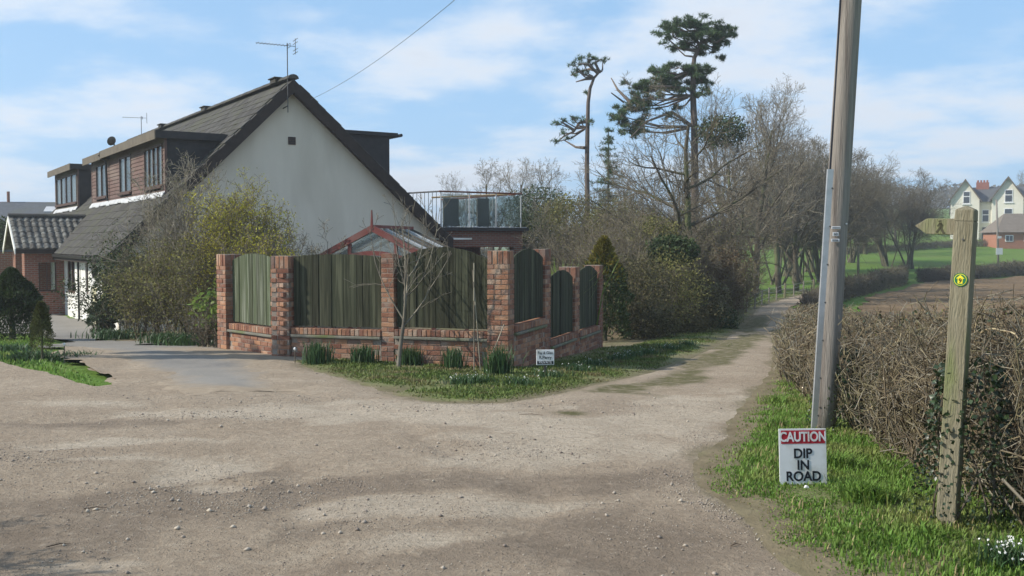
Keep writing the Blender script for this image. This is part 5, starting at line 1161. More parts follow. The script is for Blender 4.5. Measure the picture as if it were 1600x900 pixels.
# ivy round the pole and signpost feet
def ivy_on(name, base, axis, h, r_, n, rs, label):
    rr = np.random.default_rng(rs); t = rr.random(n) ** 1.2 * h; a = rr.uniform(0, 6.283, n); rad = r_ * (1.05 + .5 * rr.random(n)) * (1.35 - .6 * t / h); ax = np.array(axis)
    C = ax * (t / axis[2])[:, None] + np.stack([np.cos(a) * rad, np.sin(a) * rad, 0 * a], 1); out = np.stack([np.cos(a), np.sin(a), 0 * a - .3], 1)
    root = empty(name, base, 0, label, 'ivy'); link('leaves', leaf_mesh('leaves', C, .03, M_IVY, rs, .85, outward=out), root)
    b = MB()
    for i in range(5):
        p = [(math.cos(i * 1.3 + .4 * k) * r_ * 1.06 + axis[0] / axis[2] * h * k / 6, math.sin(i * 1.3 + .4 * k) * r_ * 1.06 + axis[1] / axis[2] * h * k / 6, h * k / 6) for k in range(6)]; b.tube(p, .007, 5)
    b.build('vines', M_TWIG, root)
bx, by = gp(1480, 826); ivy_on('ivy', (bx + .12, by + .08, gz(bx, by)), tuple(sd / sd.z), .95, .15, 1500, 21, 'dark ivy climbing the foot of the footpath post')
bx, by = gp(1290, 676); ivy_on('ivy', (bx + .12, by + .06, gz(bx, by)), tuple(dirp / dirp.z), .75, .14, 1100, 22, 'dark ivy round the foot of the tall utility pole')

# --- clumps of bulbs and tufts
def clump(name, px, py, n, h, r_, mat, label, cat, group=None, w=.007, flowers=0, rs=0, lean=.55, dz=0.0):
    x, y = gp(px, py); z = float(terr_z(np.array(x), np.array(y))); rr = np.random.default_rng(rs + int(px)); root = empty(name, (x, y, z - .02 + dz), 0, label, cat, group)
    P = np.column_stack([rr.normal(0, r_ * .5, n), rr.normal(0, r_ * .5, n), np.zeros(n)]); link('leaves', blades('leaves', P, rr.uniform(.6, 1, n) * h, mat, w=w, lean=lean, rs=rs), root)
    if flowers:
        C = np.column_stack([rr.normal(0, r_ * .55, flowers), rr.normal(0, r_ * .55, flowers), rr.uniform(.6, .95, flowers) * h]); C = np.repeat(C, 4, 0); tag(link('flowers', leaf_mesh('flowers', C, .014, M_PETAL, rs, .6, droop=1.5), root), kind='stuff')
    return root
for px, py, h, r_, l in ((495, 570, .30, .17, 'by the toothed corner pillar'), (568, 571, .25, .16, 'below the first wide board panel'), (640, 573, .25, .15, 'behind the bare sapling'), (708, 579, .28, .15, 'below the second wide panel'), (780, 589, .36, .17, 'at the foot of the tall corner pillar')):
    clump('daffodil_clump', px, py, 240, h * 1.5, r_, M_DAFF, 'leafy daffodil clump ' + l, 'daffodils', 'daffodil clumps along the wall', w=.008, rs=3, lean=.35)
sn = [(862, 594, 'beneath the private board'), (905, 584, 'nearest the wall end on the shaded verge'), (930, 575, 'second along the shaded verge past the private board'), (966, 566, 'third along the shaded verge'), (985, 561, 'fourth along the shaded verge'), (1012, 556, 'fifth along the shaded verge'), (1045, 549, 'sixth along the shaded verge'), (1075, 542, 'farthest along the shaded verge'), (720, 604, 'on the worn grass before the second panel'), (745, 602, 'on the worn grass right of a similar clump'), (812, 606, 'on the grass below the corner pillar')]
for px, py, l in sn: clump('snowdrop_clump', px, py, 160, .17, .2, M_DAFF, 'pale snowdrop clump ' + l, 'snowdrops', 'snowdrop clumps on the wall verge', w=.006, flowers=14, rs=5, lean=.8)
for px, py, l, n, h in ((1350, 790, 'large lush grass tuft on the verge beyond the caution board', 330, .19), (1305, 735, 'grass tuft close behind the caution board', 220, .17), (1222, 672, 'pale grass tuft left of the pole foot', 160, .14), (1212, 634, 'pale tuft at the narrowing of the right verge', 150, .15), (1460, 848, 'low weeds at the foot of the footpath post', 160, .10)):
    clump('grass_tuft', px, py, n, h, .14, M_GRASS, l, 'grass tuft', 'tufts on the right verge', w=.005, rs=7, lean=.9)
clump('snowdrop_clump', 1578, 895, 260, .17, .13, M_DAFF, 'flowering snowdrop clump in the near corner under the hedge', 'snowdrops', w=.004, flowers=40, rs=9, lean=.7)
for px, py, l in ((20, 545, 'low leafy ground plant left of the clipped cone shrub'), (112, 556, 'low leafy plant beside the small stake light'), (45, 556, 'low grey leaved plant between lawn and cypress')):
    clump('border_plant', px, py, 260, .22, .35, M_DAFF, l, 'plant', 'border plants under the cypress', w=.014, rs=4, lean=1.1)

# --- clipped conifers
def conifer(name, loc, H, rad, n, mat, rs, label, cat, sz=.09, power=.8, tip=None, bulge=0.0):
    rr = np.random.default_rng(rs); t = rr.random(n) ** .75; a = rr.uniform(0, 6.283, n); prof = (1 - t) ** power * (1 - bulge) + bulge * np.sin(np.pi * np.clip(t * .8 + .2, 0, 1)); lump = .5 + .95 * fbm(a * 1.3 + 20, t * 6 + 20, .75, 3, rs)
    rad_ = rad * prof * lump * (.55 + .45 * rr.random(n) ** .4); C = np.stack([np.cos(a) * rad_, np.sin(a) * rad_, t * H + .03], 1); out = np.stack([np.cos(a) * .7, np.sin(a) * .7, .9 + 0 * a], 1)
    root = empty(name, loc, 0, label, cat); k = rr.random(n) < (.0 if tip is None else 1) * sstep(t, .45, .9)
    link('foliage', leaf_mesh('foliage', C[~k], sz, mat, rs, .38, outward=out[~k] * 1.6), root)
    if k.any(): link('golden_foliage', leaf_mesh('foliage', C[k], sz, tip, rs, .38, outward=out[k] * 1.6), root)
    MB().tube([(0, 0, -.1), (0, 0, H * .8)], [rad * .12, .01], 6).build('trunk', M_BARK, root); return root
M_CONE = pm('box_leaf', (.075, .085, .025), (.12, .13, .045), 3, rough=.6, rnd=.4, attr='rnd', trans=.15)
x, y = gp(20, 534); conifer('cypress_bush', (x, y, gz(x, y) + .03), 1.5, .74, 14000, M_DARKL, 31, 'dark spreading cypress bush at the drive entrance', 'bush', .11, .75, bulge=.62)
x, y = gp(66, 558); conifer('cone_shrub', (x, y, gz(x, y) + .05), .78, .2, 3200, M_CONE, 32, 'small clipped cone shrub on the lawn corner', 'shrub', .05, .7, bulge=.3)
q = gx(944, 23.0); conifer('golden_conifer', q, 2.35, .75, 6500, M_DARKL, 33, 'golden topped conifer behind the end of the shaded wall', 'conifer', .10, .75, tip=M_GOLD, bulge=.4)
# --- bushes between drive and gable
def leafy(name, segs, loc, n, size, lmat, label, cat='bush', twig=None, rs=0, jit=.05, aspect=.5, group=None, lvmin=1):
    root = empty(name, loc, 0, label, cat, group); link('stems', seg_mesh('stems', [s[:8] for s in segs], twig or M_TWIG, rs), root)
    if n: link('leaves', leaf_mesh('leaves', leafpts(segs, n, rs, jit, lvmin), size, lmat, rs, aspect), root)
    return root
leafy('forsythia_bush', shrubseg(41, 3.55, .42, 22, (9, 6, 3), w=.08, up=.1, base=.55), gx(388, 21.2), 17000, .05, M_FORS, 'tall yellow-green bush rising behind the angled wall panel', rs=1, jit=.06)
leafy('bare_shrub', shrubseg(42, 4.1, .36, 16, (9, 7, 4), w=.1, up=.08, base=.5, r0=.03), gx(290, 23.5), 2500, .04, M_OLIVE, 'bare grey twiggy shrub in front of the bungalow corner', 'shrub', M_TWIGP, rs=2)
leafy('bare_shrub', shrubseg(43, 2.7, .4, 12, (8, 6, 4), base=.3), gx(462, 21.5), 500, .04, M_OLIVE, 'thin bare shrub between the yellow bush and red greenhouse', 'shrub', M_TWIGP, rs=3)
leafy('evergreen_bush', shrubseg(44, 2.35, .38, 14, (8, 5, 3), base=.5), gx(208, 25.0), 11000, .07, M_OLIVE2 if 'M_OLIVE2' in globals() else M_DARKL, 'dense dark upright bush against the bungalow side', rs=4, jit=.12)
leafy('evergreen_bush', shrubseg(45, 2.5, .42, 14, (8, 5, 3), base=.5), gx(318, 20.8), 7000, .06, M_OLIVE, 'olive scrubby bush at the drive edge left of the wall', rs=5, jit=.1)
leafy('evergreen_bush', shrubseg(441, 2.3, .42, 16, (8, 6, 3), base=.6), gx(252, 22.3), 9000, .06, M_OLIVE, 'scrubby brown-green bush under the bare grey shrub', rs=41, jit=.14)
leafy('evergreen_bush', shrubseg(442, 2.6, .3, 16, (8, 6, 3), base=.5), gx(222, 24.2), 9000, .055, M_DARKL, 'narrow dark bush between the laurel and bare grey shrub', rs=42, jit=.13)
leafy('evergreen_bush', shrubseg(443, 2.4, .35, 14, (8, 6, 3), base=.5), gx(428, 19.2), 6000, .045, M_FORS, 'lower yellow-green bush peeping over the angled panel', rs=43, jit=.1)
leafy('laurel_bush', shrubseg(46, 1.3, .28, 10, (5, 4, 2), base=.25), gx(160, 26.6), 1900, .17, M_LAUR, 'glossy large leaved laurel beside the white side wall', rs=6, jit=.05, aspect=.4)
leafy('laurel_bush', shrubseg(47, 1.3, .3, 6, (5, 3, 2), base=.15), gx(342, 18.6), 420, .13, M_STRAP, 'bright leaved young shrub against the leftmost brick pillar', rs=7, aspect=.45)
leafy('brown_shrub', shrubseg(48, .75, .35, 12, (6, 5, 3), base=.2), gx(330, 18.3), 900, .035, M_DEAD, 'low dry brown shrub at the foot of the leftmost pillar', 'shrub', rs=8)
for i, (px, Y, l) in enumerate(((262, 20.6, 'weedy green plants below the bare grey shrub'), (180, 23.6, 'low green plants below the laurel'), (300, 19.9, 'tall-leaved weeds at the drive edge'))):
    q = gx(px, Y); o = clump('border_plant', 500, 580, 420, .32, .55, M_DAFF, l, 'plant', 'border plants along the bungalow bed', w=.012, rs=40 + i, lean=.8, flowers=5); o.location = q
# --- sapling, canes
M_SAP = pm('grey_sapling_bark', (.13, .115, .09), (.21, .19, .15), 6, rough=.9, rnd=.3, attr='rnd')
rgs = random.Random(8); segs = []
S = [dict(n=6, w=.05, up=.1, kids=9, start=.42, ang=(38, 9), lr=(.85, 1.25), rr=.6, taper=.5, shape=(1.05, .9)), dict(n=8, w=.10, up=.11, kids=6, start=.2, ang=(36, 12), lr=(.22, .42), rr=.55, taper=.25), dict(n=4, w=.14, up=.09, kids=3, start=.25, ang=(35, 12), lr=(.3, .55), rr=.6), dict(n=2, w=.15, kids=0)]
grow(segs, rgs, (0, 0, -.05), (.06, 0, 1), 1.45, .036, 0, S, .0038)
x, y = gp(622, 577); tree_obj('sapling_tree', segs, (x, y, gz(x, y)), 'slender bare sapling standing before the middle brick pillar', 'tree', M_SAP, M_SAP, 1, kbig=9)
x, y = gp(745, 584); b = []
for dx, top, ln in ((-.04, 1.65, .0), (.06, 1.55, -.12), (.1, .75, .3)): 
    for k in range(6): b.append((dx + ln * k / 6, 0, top * k / 6 - .03, dx + ln * (k + 1) / 6, .01 * k, top * (k + 1) / 6 - .03, .009, .008, 0))
tree_obj('cane_shrub', b, (x, y, gz(x, y)), 'few thin upright canes before the second wide panel', 'shrub', M_TWIGP, M_TWIGP)
q = gx(872, 20.2); root = empty('strap_leaf_plant', q, 0, 'bright green strap-leaved plant behind the stepped wall', 'plant'); rr = np.random.default_rng(3)
P = np.column_stack([rr.normal(0, .22, 260), rr.normal(0, .22, 260), np.zeros(260)]); link('leaves', blades('leaves', P, rr.uniform(1.3, 2.05, 260), M_STRAP, w=.022, lean=.5, rs=3), root)

# --- Scots pines
def tufts(C, rs, L_=.19, k=10):
    r = np.random.default_rng(rs); n = len(C); d = r.normal(size=(n * k, 3)); d[:, 2] += .55; d /= np.linalg.norm(d, axis=1)[:, None]; P = np.repeat(C, k, 0); s = np.cross(d, r.normal(size=d.shape)); s /= np.linalg.norm(s, axis=1)[:, None]
    Ln = L_ * r.uniform(.6, 1.2, (n * k, 1)); V = np.stack([P - s * .014, P + s * .014, P + d * Ln], 1).reshape(-1, 3); b = np.arange(n * k)[:, None] * 3
    return V, b + np.array([[0, 1, 2]]), np.repeat(np.repeat(r.random(n), k), 3)
def pine(name, Y, trunk, limbs, clumps, label, rs, dens=1.0, r0=.2):
    base = gx(trunk[0][0], Y); root = empty(name, base, 0, label, 'tree'); rr = random.Random(rs); np_r = np.random.default_rng(rs)
    tp = [Vector((base.x, Y, base.z - .2))] + [at(px, py, Y) for px, py in trunk[1:]]; n = len(tp); rad = [r0 * (1 - .72 * i / (n - 1)) for i in range(n)]
    # smooth the trunk a little
    b = MB(); b.tube([p - base for p in tp], rad, 9); b.build('trunk', M_PBARK, root, smooth=True)
    segs = []
    def limb(pts, ra, rb):
        for i in range(len(pts) - 1): f0, f1 = i / (len(pts) - 1), (i + 1) / (len(pts) - 1); segs.append((*(pts[i] - base), *(pts[i + 1] - base), ra + (rb - ra) * f0, ra + (rb - ra) * f1))
    limb(tp, .03, .02)
    for l in limbs:
        dy = rr.uniform(-1.2, 1.2); pts = [at(px, py, Y + dy * i / max(1, len(l) - 1)) for i, (px, py) in enumerate(l)]; limb(pts, .085 if len(l) > 2 else .05, .025)
    Cs = []
    for (px, py, rx, ry) in clumps:
        sc = Y / FPX; dy = rr.uniform(-1, 1) * max(rx, 10) * sc * .9; c = at(px, py, Y + dy); n_ = int((rx * ry * 1.5 + 24) * dens * .58) + 5
        q = np_r.normal(size=(n_, 3)); q /= np.linalg.norm(q, axis=1)[:, None]; q *= np_r.random((n_, 1)) ** .5 * (.7 + .5 * np_r.random((n_, 1))); sub_ = np_r.normal(size=(9, 3)) * .62; C = np.array(c) + (q * .42 + sub_[np_r.integers(0, 9, n_)]) * np.array([rx, (rx + ry) * .6, ry]) * sc; Cs.append(C)
        # twigs from the nearest trunk point to the clump and inside it
        near = min((p for p in tp), key=lambda p: (p - c).length); 
        if rx >= 8: limb([near + (c - near) * .1, near.lerp(c, .5) + Vector((0, 0, -.15)), c], .05, .02)
        for i in range(min(12, n_ // 3)): e = Vector(C[rr.randrange(n_)]); limb([c, c.lerp(e, .5) + Vector((0, 0, -.05)), e], .018, .008)
    V, F, rv = tufts(np.concatenate(Cs) - np.array(base), rs); link('needles', fast_mesh('needles', V, [F], M_NEED, {'rnd': rv}), root); link('limbs', seg_mesh('limbs', segs, M_PBARK, rs), root); return root
pine('scots_pine', 46, [(1086, 440), (1086, 300), (1085, 200), (1083, 150), (1083, 110), (1085, 90), (1096, 66), (1098, 48)],
     [[(1086, 200), (1050, 175), (1010, 190), (985, 215)], [(1084, 150), (1055, 150), (1020, 165)], [(1084, 140), (1050, 135), (1015, 135)], [(1090, 80), (1060, 75), (1045, 62)], [(1096, 62), (1120, 66), (1132, 58)], [(1094, 70), (1075, 52), (1062, 44)], [(985, 160), (965, 140), (955, 122)], [(975, 160), (955, 145)]],
     [(1045, 50, 17, 10), (1062, 40, 20, 10), (1082, 36, 24, 10), (1104, 42, 22, 10), (1122, 50, 17, 9), (1134, 54, 11, 9), (1052, 58, 18, 8), (1080, 52, 28, 9), (1110, 56, 24, 9), (1056, 74, 15, 5), (1078, 70, 18, 5), (1104, 74, 20, 7), (1124, 70, 14, 7), (1126, 90, 7, 4), (1095, 80, 14, 4), (1040, 40, 8, 6), (1138, 44, 7, 6),
      (1036, 112, 18, 9), (1062, 106, 22, 10), (1088, 110, 20, 9), (1106, 114, 9, 7), (1022, 124, 20, 9), (1050, 124, 28, 10), (1082, 126, 26, 9), (1104, 130, 12, 8), (1000, 136, 20, 9), (1030, 138, 24, 9), (1066, 138, 20, 8), (1098, 146, 14, 6), (995, 154, 18, 8), (1015, 152, 18, 7), (984, 168, 20, 9), (1004, 172, 18, 8), (972, 182, 16, 8), (992, 190, 18, 9), (966, 190, 10, 5), (1000, 206, 14, 7), (984, 204, 12, 6), (1060, 168, 8, 4), (1045, 180, 7, 4)],
     'tall flat-topped Scots pine with two dark needle tiers', 51)
pine('scots_pine', 48, [(918, 400), (918, 330), (917, 260), (918, 200), (919, 160), (922, 138), (928, 122), (936, 113), (941, 111)],
     [[(938, 112), (922, 108), (905, 112), (892, 118)], [(934, 114), (918, 100), (902, 100)], [(928, 122), (914, 124), (900, 128)], [(936, 112), (930, 98), (940, 92)], [(918, 190), (905, 192), (896, 206), (882, 212), (868, 224)], [(897, 204), (886, 196), (876, 190)], [(915, 231), (900, 230), (880, 218)]],
     [(905, 92, 7, 4), (918, 92, 9, 4), (930, 91, 10, 4), (942, 94, 8, 4), (898, 102, 8, 4), (912, 100, 9, 4), (924, 100, 8, 3), (902, 110, 8, 3), (912, 114, 7, 3), (896, 117, 6, 3), (880, 188, 9, 4), (894, 184, 9, 5), (907, 188, 8, 4), (922, 190, 5, 3), (874, 194, 8, 3), (880, 208, 8, 3), (868, 222, 8, 3), (886, 216, 6, 3), (916, 146, 2, 2)],
     'thin leaning Scots pine with hooked top and side tuft', 52, dens=.3, r0=.14)
def spruce(px, Y, pt, label):
    base = gx(px, Y); top = at(px, pt, Y); H = top.z - base.z; root = empty('spruce_tree', base, 0, label, 'tree'); rr = random.Random(2); Cs = []; b = MB().tube([(0, 0, -.1), (0, 0, H)], [.12, .02], 6); b.build('trunk', M_BARK, root); segs = []
    z = H
    while z > H * .45:
        f = (H - z) / H; L_ = .25 + f * 2.6
        for k in range(5):
            a = rr.random() * 6.28; Lk_ = L_; L_ = L_ * rr.uniform(.45, 1.15); e = np.array([math.cos(a) * L_, math.sin(a) * L_, z + rr.uniform(-.35, .12) * L_]); segs.append((0, 0, z, *e, .02, .008)); n_ = int(5 + L_ * 9)
            t = np.random.default_rng(int(z * 100) + k).random((n_, 1)); Cs.append(np.array([0, 0, z]) * (1 - t) + e * t + np.random.default_rng(k + int(z * 77)).normal(size=(n_, 3)) * .06); L_ = Lk_
        z -= rr.uniform(.22, .42)
    V, F, rv = tufts(np.concatenate(Cs), 3, .2, 8); link('needles', fast_mesh('needles', V, [F], M_NEED, {'rnd': rv}), root); link('limbs', seg_mesh('limbs', segs, M_BARK, 4), root)
spruce(950, 54, 204, 'small dark spruce tip between the two pines')

# --- bare trees
oak = bare(61, 8.6, .19, kids=(12, 10, 6, 4), spread=56, up=.035, start=.2, lr=(.62, .85), w=.15)
t_oak = tree_obj('bare_tree', oak, gx(1090, 33), 'wide spreading bare tree standing before the tall flat-topped pine', 'tree', M_TWIG, M_BARK, 1)
tA = bare(62, 9.0, .16, kids=(12, 10, 6, 4), spread=40, up=.09, start=.2, w=.12); tB = bare(63, 8.0, .15, kids=(13, 9, 6, 4), spread=48, up=.05, start=.15, w=.17); tC = bare(64, 10, .14, kids=(14, 9, 5, 4), spread=30, up=.1, start=.25, w=.1)
pA = tree_obj('bare_tree', tA, gx(1180, 52), 'upright bare tree right of the flat-topped pine', 'tree', M_TWIGP, M_BARK, 1, rs=5); pA.scale = (1.28,) * 3
pB = tree_obj('bare_tree', tB, gx(852, 55), 'rounded bare tree behind the terrace left of the thin pine', 'tree', M_TWIG, M_BARK, 1, rs=6)
pC = tree_obj('bare_tree', tC, gx(1218, 56), 'tall narrow bare tree near the edge of the dark wood', 'tree', M_TWIG, M_BARK, 1, rs=7); pC.scale = (1.25,) * 3
for src, px, Y, sc, rz, l in ((pB, 775, 64, 1.1, 1.0, 'pale bare tree showing above the terrace handrail'), (pC, 725, 72, .8, 2.2, 'distant bare tree just right of the bungalow roof'), (pA, 815, 60, .95, 2.0, 'bare tree crowded against the right end of the terrace'), (pB, 885, 50, .72, 3.0, 'low bare tree at the foot of the thin pine'), (pA, 985, 56, .86, 4.0, 'bare tree under the left tier of the flat-topped pine'),
                              (pC, 1140, 58, 1.2, .7, 'bare tree close behind the flat-topped pine trunk'), (pB, 1040, 40, .72, 1.7, 'bare tree left of the wide spreading one'), (pA, 1245, 60, 1.12, 5.1, 'bare tree at the outer edge of the pine group'), (pB, 1150, 44, 1.05, .3, 'twiggy bare tree overhanging the track'),
                              (pB, 960, 47, .72, 5.4, 'bare tree beneath the small spruce tip'), (pC, 1060, 62, .9, 3.3, 'faint bare tree seen through the spreading tree')):
    dup(src, gx(px, Y), rz, sc, l)
# dark wood with coppiced stems beyond the bend
cop = []
rgc = random.Random(71)
for i in range(9):
    a = rgc.random() * 6.28; S = [dict(n=8, w=.07, up=.05, kids=10, start=.35, ang=(48, 14), lr=(.38, .6), rr=.5, taper=.35), dict(n=6, w=.18, up=.05, kids=9, start=.12, ang=(48, 14), lr=(.4, .65), rr=.55), dict(n=4, w=.2, up=.03, kids=7, start=.15, ang=(42, 15), lr=(.4, .7), rr=.6), dict(n=2, w=.2, kids=0)]
    grow(cop, rgc, (rgc.uniform(-.42, .42), rgc.uniform(-.35, .35), -.1), _nrm(math.cos(a) * .36, math.sin(a) * .36, 1), rgc.uniform(6.0, 8.5), rgc.uniform(.06, .12), 0, S, .010)
M_TRUNKP = pm('mossy_stem_bark', (.10, .092, .06), (.16, .15, .10), 2, rough=.95, rnd=.25, attr='rnd')
pK = tree_obj('coppiced_tree', cop, gx(1215, 70), 'many-stemmed coppiced tree just beyond the wire fence', 'tree', M_TWIGD, M_TRUNKP, 0, rs=8)
for px, Y, sc, rz, l in ((1248, 72, 1.02, 1.2, 'coppiced tree in the middle of the dark wood'), (1282, 74, 1.05, 2.9, 'coppiced tree of the dark wood beside the tall utility pole'), (1232, 84, 1.15, 4.2, 'coppiced tree at the back of the dark wood'), (1268, 90, 1.2, .4, 'coppiced tree behind the slim brown pole'), (1300, 82, 1.05, 5.0, 'coppiced tree hidden behind the tall utility pole')): dup(pK, gx(px, Y), rz, sc, l)
for px, Y, sc, rz, src, l in ((1352, 118, 1.55, .5, t_oak, 'round crowned far tree right of the tall utility pole'), (1385, 100, .98, 2.0, pK, 'far multi-stemmed tree in the field, left of two'), (1420, 96, .95, 3.6, pK, 'far multi-stemmed tree in the field, right of two'), (1330, 105, 1.0, 4.4, pK, 'far tree partly behind the tall utility pole'), (1400, 125, 1.35, 1.1, pB, 'far bare tree behind the two field trees'), (1440, 160, 1.1, .2, pB, 'small far tree left of the cream house'), (1482, 260, 1.0, 2.5, t_oak, 'tiny tree on the skyline left of the cream house'), (1462, 290, 1.1, 4.5, pB, 'tiny rounded tree on the far skyline'), (1594, 230, 1.5, 3.1, pB, 'dark tree on the skyline above the cream house roof'), (1542, 210, 1.0, .9, pB, 'tree top showing between the cream house chimneys')):
    q = gx(px, Y); o = dup(src, q, rz, sc, l)
    for ch in o.children:
        if Y >= 95 and ch.name.startswith('crown'): pass
M_THICK = pm('scrub_leaf', (.075, .068, .032), (.125, .112, .056), 2, rough=.75, rnd=.45, attr='rnd', trans=.2)
# ivy-clad evergreen lumps in the thicket
def ivy_mass(px, py, Y, rx, rz_, n, mat, label, rs, size=.1, name='evergreen_shrub', cat='shrub'):
    base = gx(px, Y); c = at(px, py, Y) - base; root = empty(name, base, 0, label, cat); P = ellpts(n, rs, c, (rx, rx * .9, rz_), .35, -.1); link('foliage', leaf_mesh('foliage', P, size, mat, rs, .55), root)
    segs = shrubseg(rs, max(1.0, c.z + rz_ * .6), .3, 6, (5, 3, 0)); link('stems', seg_mesh('stems', [s[:8] for s in segs], M_TWIG, rs), root); return root
ivy_mass(1128, 205, 45, 1.3, .75, 2600, M_DARKL, 'dark ivy mass in the crown right of the pine trunk', 81, .13)
ivy_mass(1050, 392, 27, .8, .45, 3500, M_DARKL, 'low rounded evergreen shrub showing in the thicket', 82, .09)
ivy_mass(1022, 372, 30, .9, .7, 2600, M_OLIVE, 'yellowish leafy shrub above the low evergreen', 83, .08)
ivy_mass(990, 455, 24.5, 1.0, .95, 4500, M_THICK, 'dark shaded scrub bush next to the wall end', 84, .065)
ivy_mass(1040, 450, 25.5, 1.15, 1.0, 4200, M_OLIVE, 'olive budding bush in the middle of the dark thicket', 85, .06)
ivy_mass(1085, 475, 27.5, 1.05, .85, 4200, M_THICK, 'dark brown-green bush leaning over the verge', 86, .08)
ivy_mass(1135, 440, 31.0, .95, 1.15, 6000, M_DEAD, 'russet leaved bush at the end of the thicket', 87, .07)
ivy_mass(1010, 505, 23.8, .8, .6, 3500, M_THICK, 'low dark bush at the verge edge near the wall', 88, .07)
ivy_mass(1060, 510, 26.0, .9, .5, 3500, M_THICK, 'low dark bush at the verge edge farther along', 89, .07)
ivy_mass(1110, 500, 29.0, .9, .55, 4500, M_DARKL, 'low dark bush before the wooden palings', 90, .07)
ivy_mass(840, 330, 46, 1.6, 1.2, 4000, M_LAUR, 'leafy grey-green shrub behind the terrace corner', 91, .12)
ivy_mass(890, 345, 40, 1.5, 1.1, 4500, M_OLIVE, 'olive bush beneath the thin pine', 92, .10)
ivy_mass(830, 372, 37, .9, .9, 3000, M_DARKL, 'dark bush beside the extension wall', 93, .09)
ivy_mass(970, 360, 38, 1.8, 1.2, 5000, M_OLIVE, 'wide olive scrub under the left pine tier', 94, .09)
ivy_mass(1118, 385, 60, 2.0, 1.6, 3000, M_DARKL, 'dark ivy growth at the foot of the wood', 95, .16)
ivy_mass(1245, 305, 88, 5.0, 2.6, 5000, M_OLIVE, 'ivy-green understorey filling the dark wood', 96, .2)
ivy_mass(1278, 285, 92, 3.5, 2.4, 4000, M_DARKL, 'dark ivy-clad crown of the wood by the pole', 97, .22)
# bare shrubs of the thicket: two prototypes
sA = shrubseg(101, 3.6, .5, 15, (8, 7, 4), base=.6, r0=.03); sB = shrubseg(102, 3.0, .7, 14, (8, 7, 4), base=.8, w=.16, up=.04, r0=.025)
qA = leafy('thicket_shrub', sA, gx(1000, 28), 1800, .045, M_OLIVE, 'bare twiggy shrub in the thicket beyond the wall', 'shrub', M_TWIG, 9, group='bare shrubs of the thicket')
qB = leafy('thicket_shrub', sB, gx(1070, 30), 2600, .045, M_OLIVE, 'bare twiggy shrub in the thicket beyond the wall', 'shrub', M_TWIG, 10, group='bare shrubs of the thicket')
for i, (px, Y, sc) in enumerate(((960, 26, .95), (985, 32, 1.2), (1030, 29, 1.0), (1050, 34, 1.25), (1095, 31, 1.1), (1112, 34, 1.1), (1120, 36, 1.1), (930, 30, 1.0), (905, 33, 1.05), (870, 36, 1.1), (1010, 38, 1.3), (1080, 40, 1.4), (1105, 44, 1.4), (940, 40, 1.3), (890, 42, 1.2), (850, 42, 1.15), (1100, 33, .9))):
    dup(qA if i % 2 else qB, gx(px, Y), i * 1.37, sc, 'bare twiggy shrub in the thicket beyond the wall')
_th = [o for o in COL.objects if o.name.startswith('thicket_shrub')]
_ord = ['first', 'second', 'third', 'fourth', 'fifth', 'sixth', 'seventh', 'eighth', 'ninth', 'tenth']
for row, a_, b_ in (('front', 0, 31.5), ('middle', 31.5, 37), ('back', 37, 99)):
    for k, o in enumerate(sorted((o for o in _th if a_ <= o.location.y < b_), key=lambda o: o.location.x / o.location.y)):
        o['label'] = 'bare twiggy shrub, %s from the wall in the %s row of the thicket' % (_ord[k], row)
# far hedges, built as trimmed twiggy banks
def bank(pxpts, hpx, label, mat, rs, thick=1.2, n=5000):
    W_ = [Vector((*gp(px, py), 0)) for px, py in pxpts]; W_ = [Vector((p.x, p.y, gz(p.x, p.y))) for p in W_]; base = W_[0]; root = empty('field_hedge', base, 0, label, 'hedge', 'field hedges'); r = np.random.default_rng(rs)
    D = [0]; 
    for p, q in zip(W_[:-1], W_[1:]): D.append(D[-1] + (q - p).length)
    s = r.random(n) * D[-1]; X = np.interp(s, D, [p.x for p in W_]); Y = np.interp(s, D, [p.y for p in W_]) + r.uniform(0, thick, n); h = np.interp(s, D, [hpx * p.y / FPX for p in W_]) * (.8 + .45 * fbm(s, s * 0, 1.5, 3, rs)); Z = g(X, Y) + h * r.random(n) ** .7
    d = r.normal(size=(n, 3)) * .25; d[:, 2] = np.abs(d[:, 2]) + .1; P = np.stack([X, Y, Z], 1) - np.array(base); rad = np.full(n, .016)
    link('twigs', seg_mesh('twigs', np.column_stack([P - d * .6, P + d * .6, rad, rad * .6]), mat, rs), root); link('leaves', leaf_mesh('leaves', P[: n // 2], .13, M_DEAD if mat is M_TWIG else M_DARKL, rs, .6), root)
bank([(1296, 480), (1325, 468), (1370, 456), (1408, 448), (1418, 444)], 27, 'dark trimmed hedge between the track and the ploughed field', M_TWIGD, 111, n=6500)
bank([(1444, 442), (1500, 438), (1560, 434), (1640, 428)], 19, 'long dark hedge at the far edge of the ploughed field', M_TWIGD, 112, 1.6, n=6500)
bank([(1270, 497), (1286, 486), (1300, 476)], 22, 'low hedge beside the bend behind the tall utility pole', M_TWIG, 113, n=4000)
bank([(1320, 398), (1420, 392), (1500, 386), (1640, 384)], 9, 'thin pale hedge line below the cream house', M_TWIGD, 114, 1.5, n=5000)
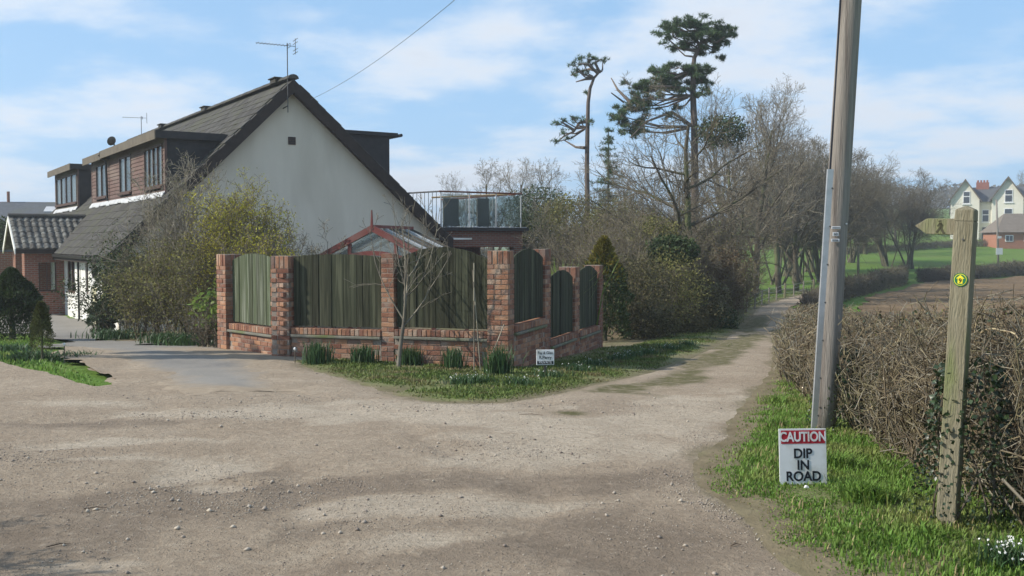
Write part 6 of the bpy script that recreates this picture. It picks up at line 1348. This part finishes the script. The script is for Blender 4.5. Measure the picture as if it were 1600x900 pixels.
def wood(px0, px1, Y, hpx, label, rs):
    r = np.random.default_rng(rs); n = 9000; X0 = (px0 - 800) / FPX * Y; X1 = (px1 - 800) / FPX * Y; x = r.uniform(X0, X1, n); y = Y + r.uniform(-6, 10, n); h = hpx * Y / FPX * (.5 + 1.0 * fbm(x, x * 0, 9, 4, rs)); C = np.column_stack([x, y, g(x, y) + h * r.random(n) ** .8])
    o = link('distant_wood', leaf_mesh('distant_wood', C, 1.5, M_TWIGD, rs, .5)); tag(o, label, 'wood', kind='stuff')
wood(1180, 1700, 380, 34, 'dark belt of woodland along the far skyline', 121)
wood(-120, 760, 140, 14, 'low far tree line behind the bungalow', 122)
ivy_mass(6, 372, 44, 1.8, 1.0, 5000, M_DARKL, 'dark hedge bush behind the brick boundary wall', 131, .14)
# growth just outside the picture on the left that throws shade on the drive and yard
gt = empty('garden_tree', (-11.6, 14.8, gz(-11.6, 14.8)), 0, 'clear-stemmed evergreen tree on the lawn left of the drive entrance', 'tree')
MB().tube([(0, 0, -.2), (.05, 0, 2), (0, .05, 4.2)], [.13, .1, .06], 8).build('trunk', M_BARK, gt); link('crown', leaf_mesh('crown', np.concatenate([ellpts(4500, 14, (.2, 0, 4.9), (1.5, .42, .7), .2), ellpts(2500, 15, (-.2, .9, 4.6), (1.2, .3, .5), .2)]), .1, M_DARKL, 14, .6), gt)
leafy('bare_shrub', shrubseg(142, 1.9, .5, 14, (8, 6, 4), base=.3), Vector((-4.75, 4.2, gz(-4.75, 4.2))), 2500, .05, M_OLIVE, 'bare roadside shrub at the near left corner of the yard', 'shrub', rs=15)

# haze: thin pale air round everything
HZB = MB().box(-1300, 1300, -70, 1460, -25, 30)
hz = HZB.build('haze', None); tag(hz, kind='stuff')
m = bpy.data.materials.new('haze_air'); m.use_nodes = True; N = m.node_tree.nodes; N.clear(); o_ = N.new('ShaderNodeOutputMaterial'); vol = N.new('ShaderNodeVolumePrincipled')
vol.inputs['Color'].default_value = (.92, .95, 1, 1); vol.inputs['Density'].default_value = HAZE; vol.inputs['Anisotropy'].default_value = .35
m.node_tree.links.new(vol.outputs[0], o_.inputs['Volume']); hz.data.materials.append(m)
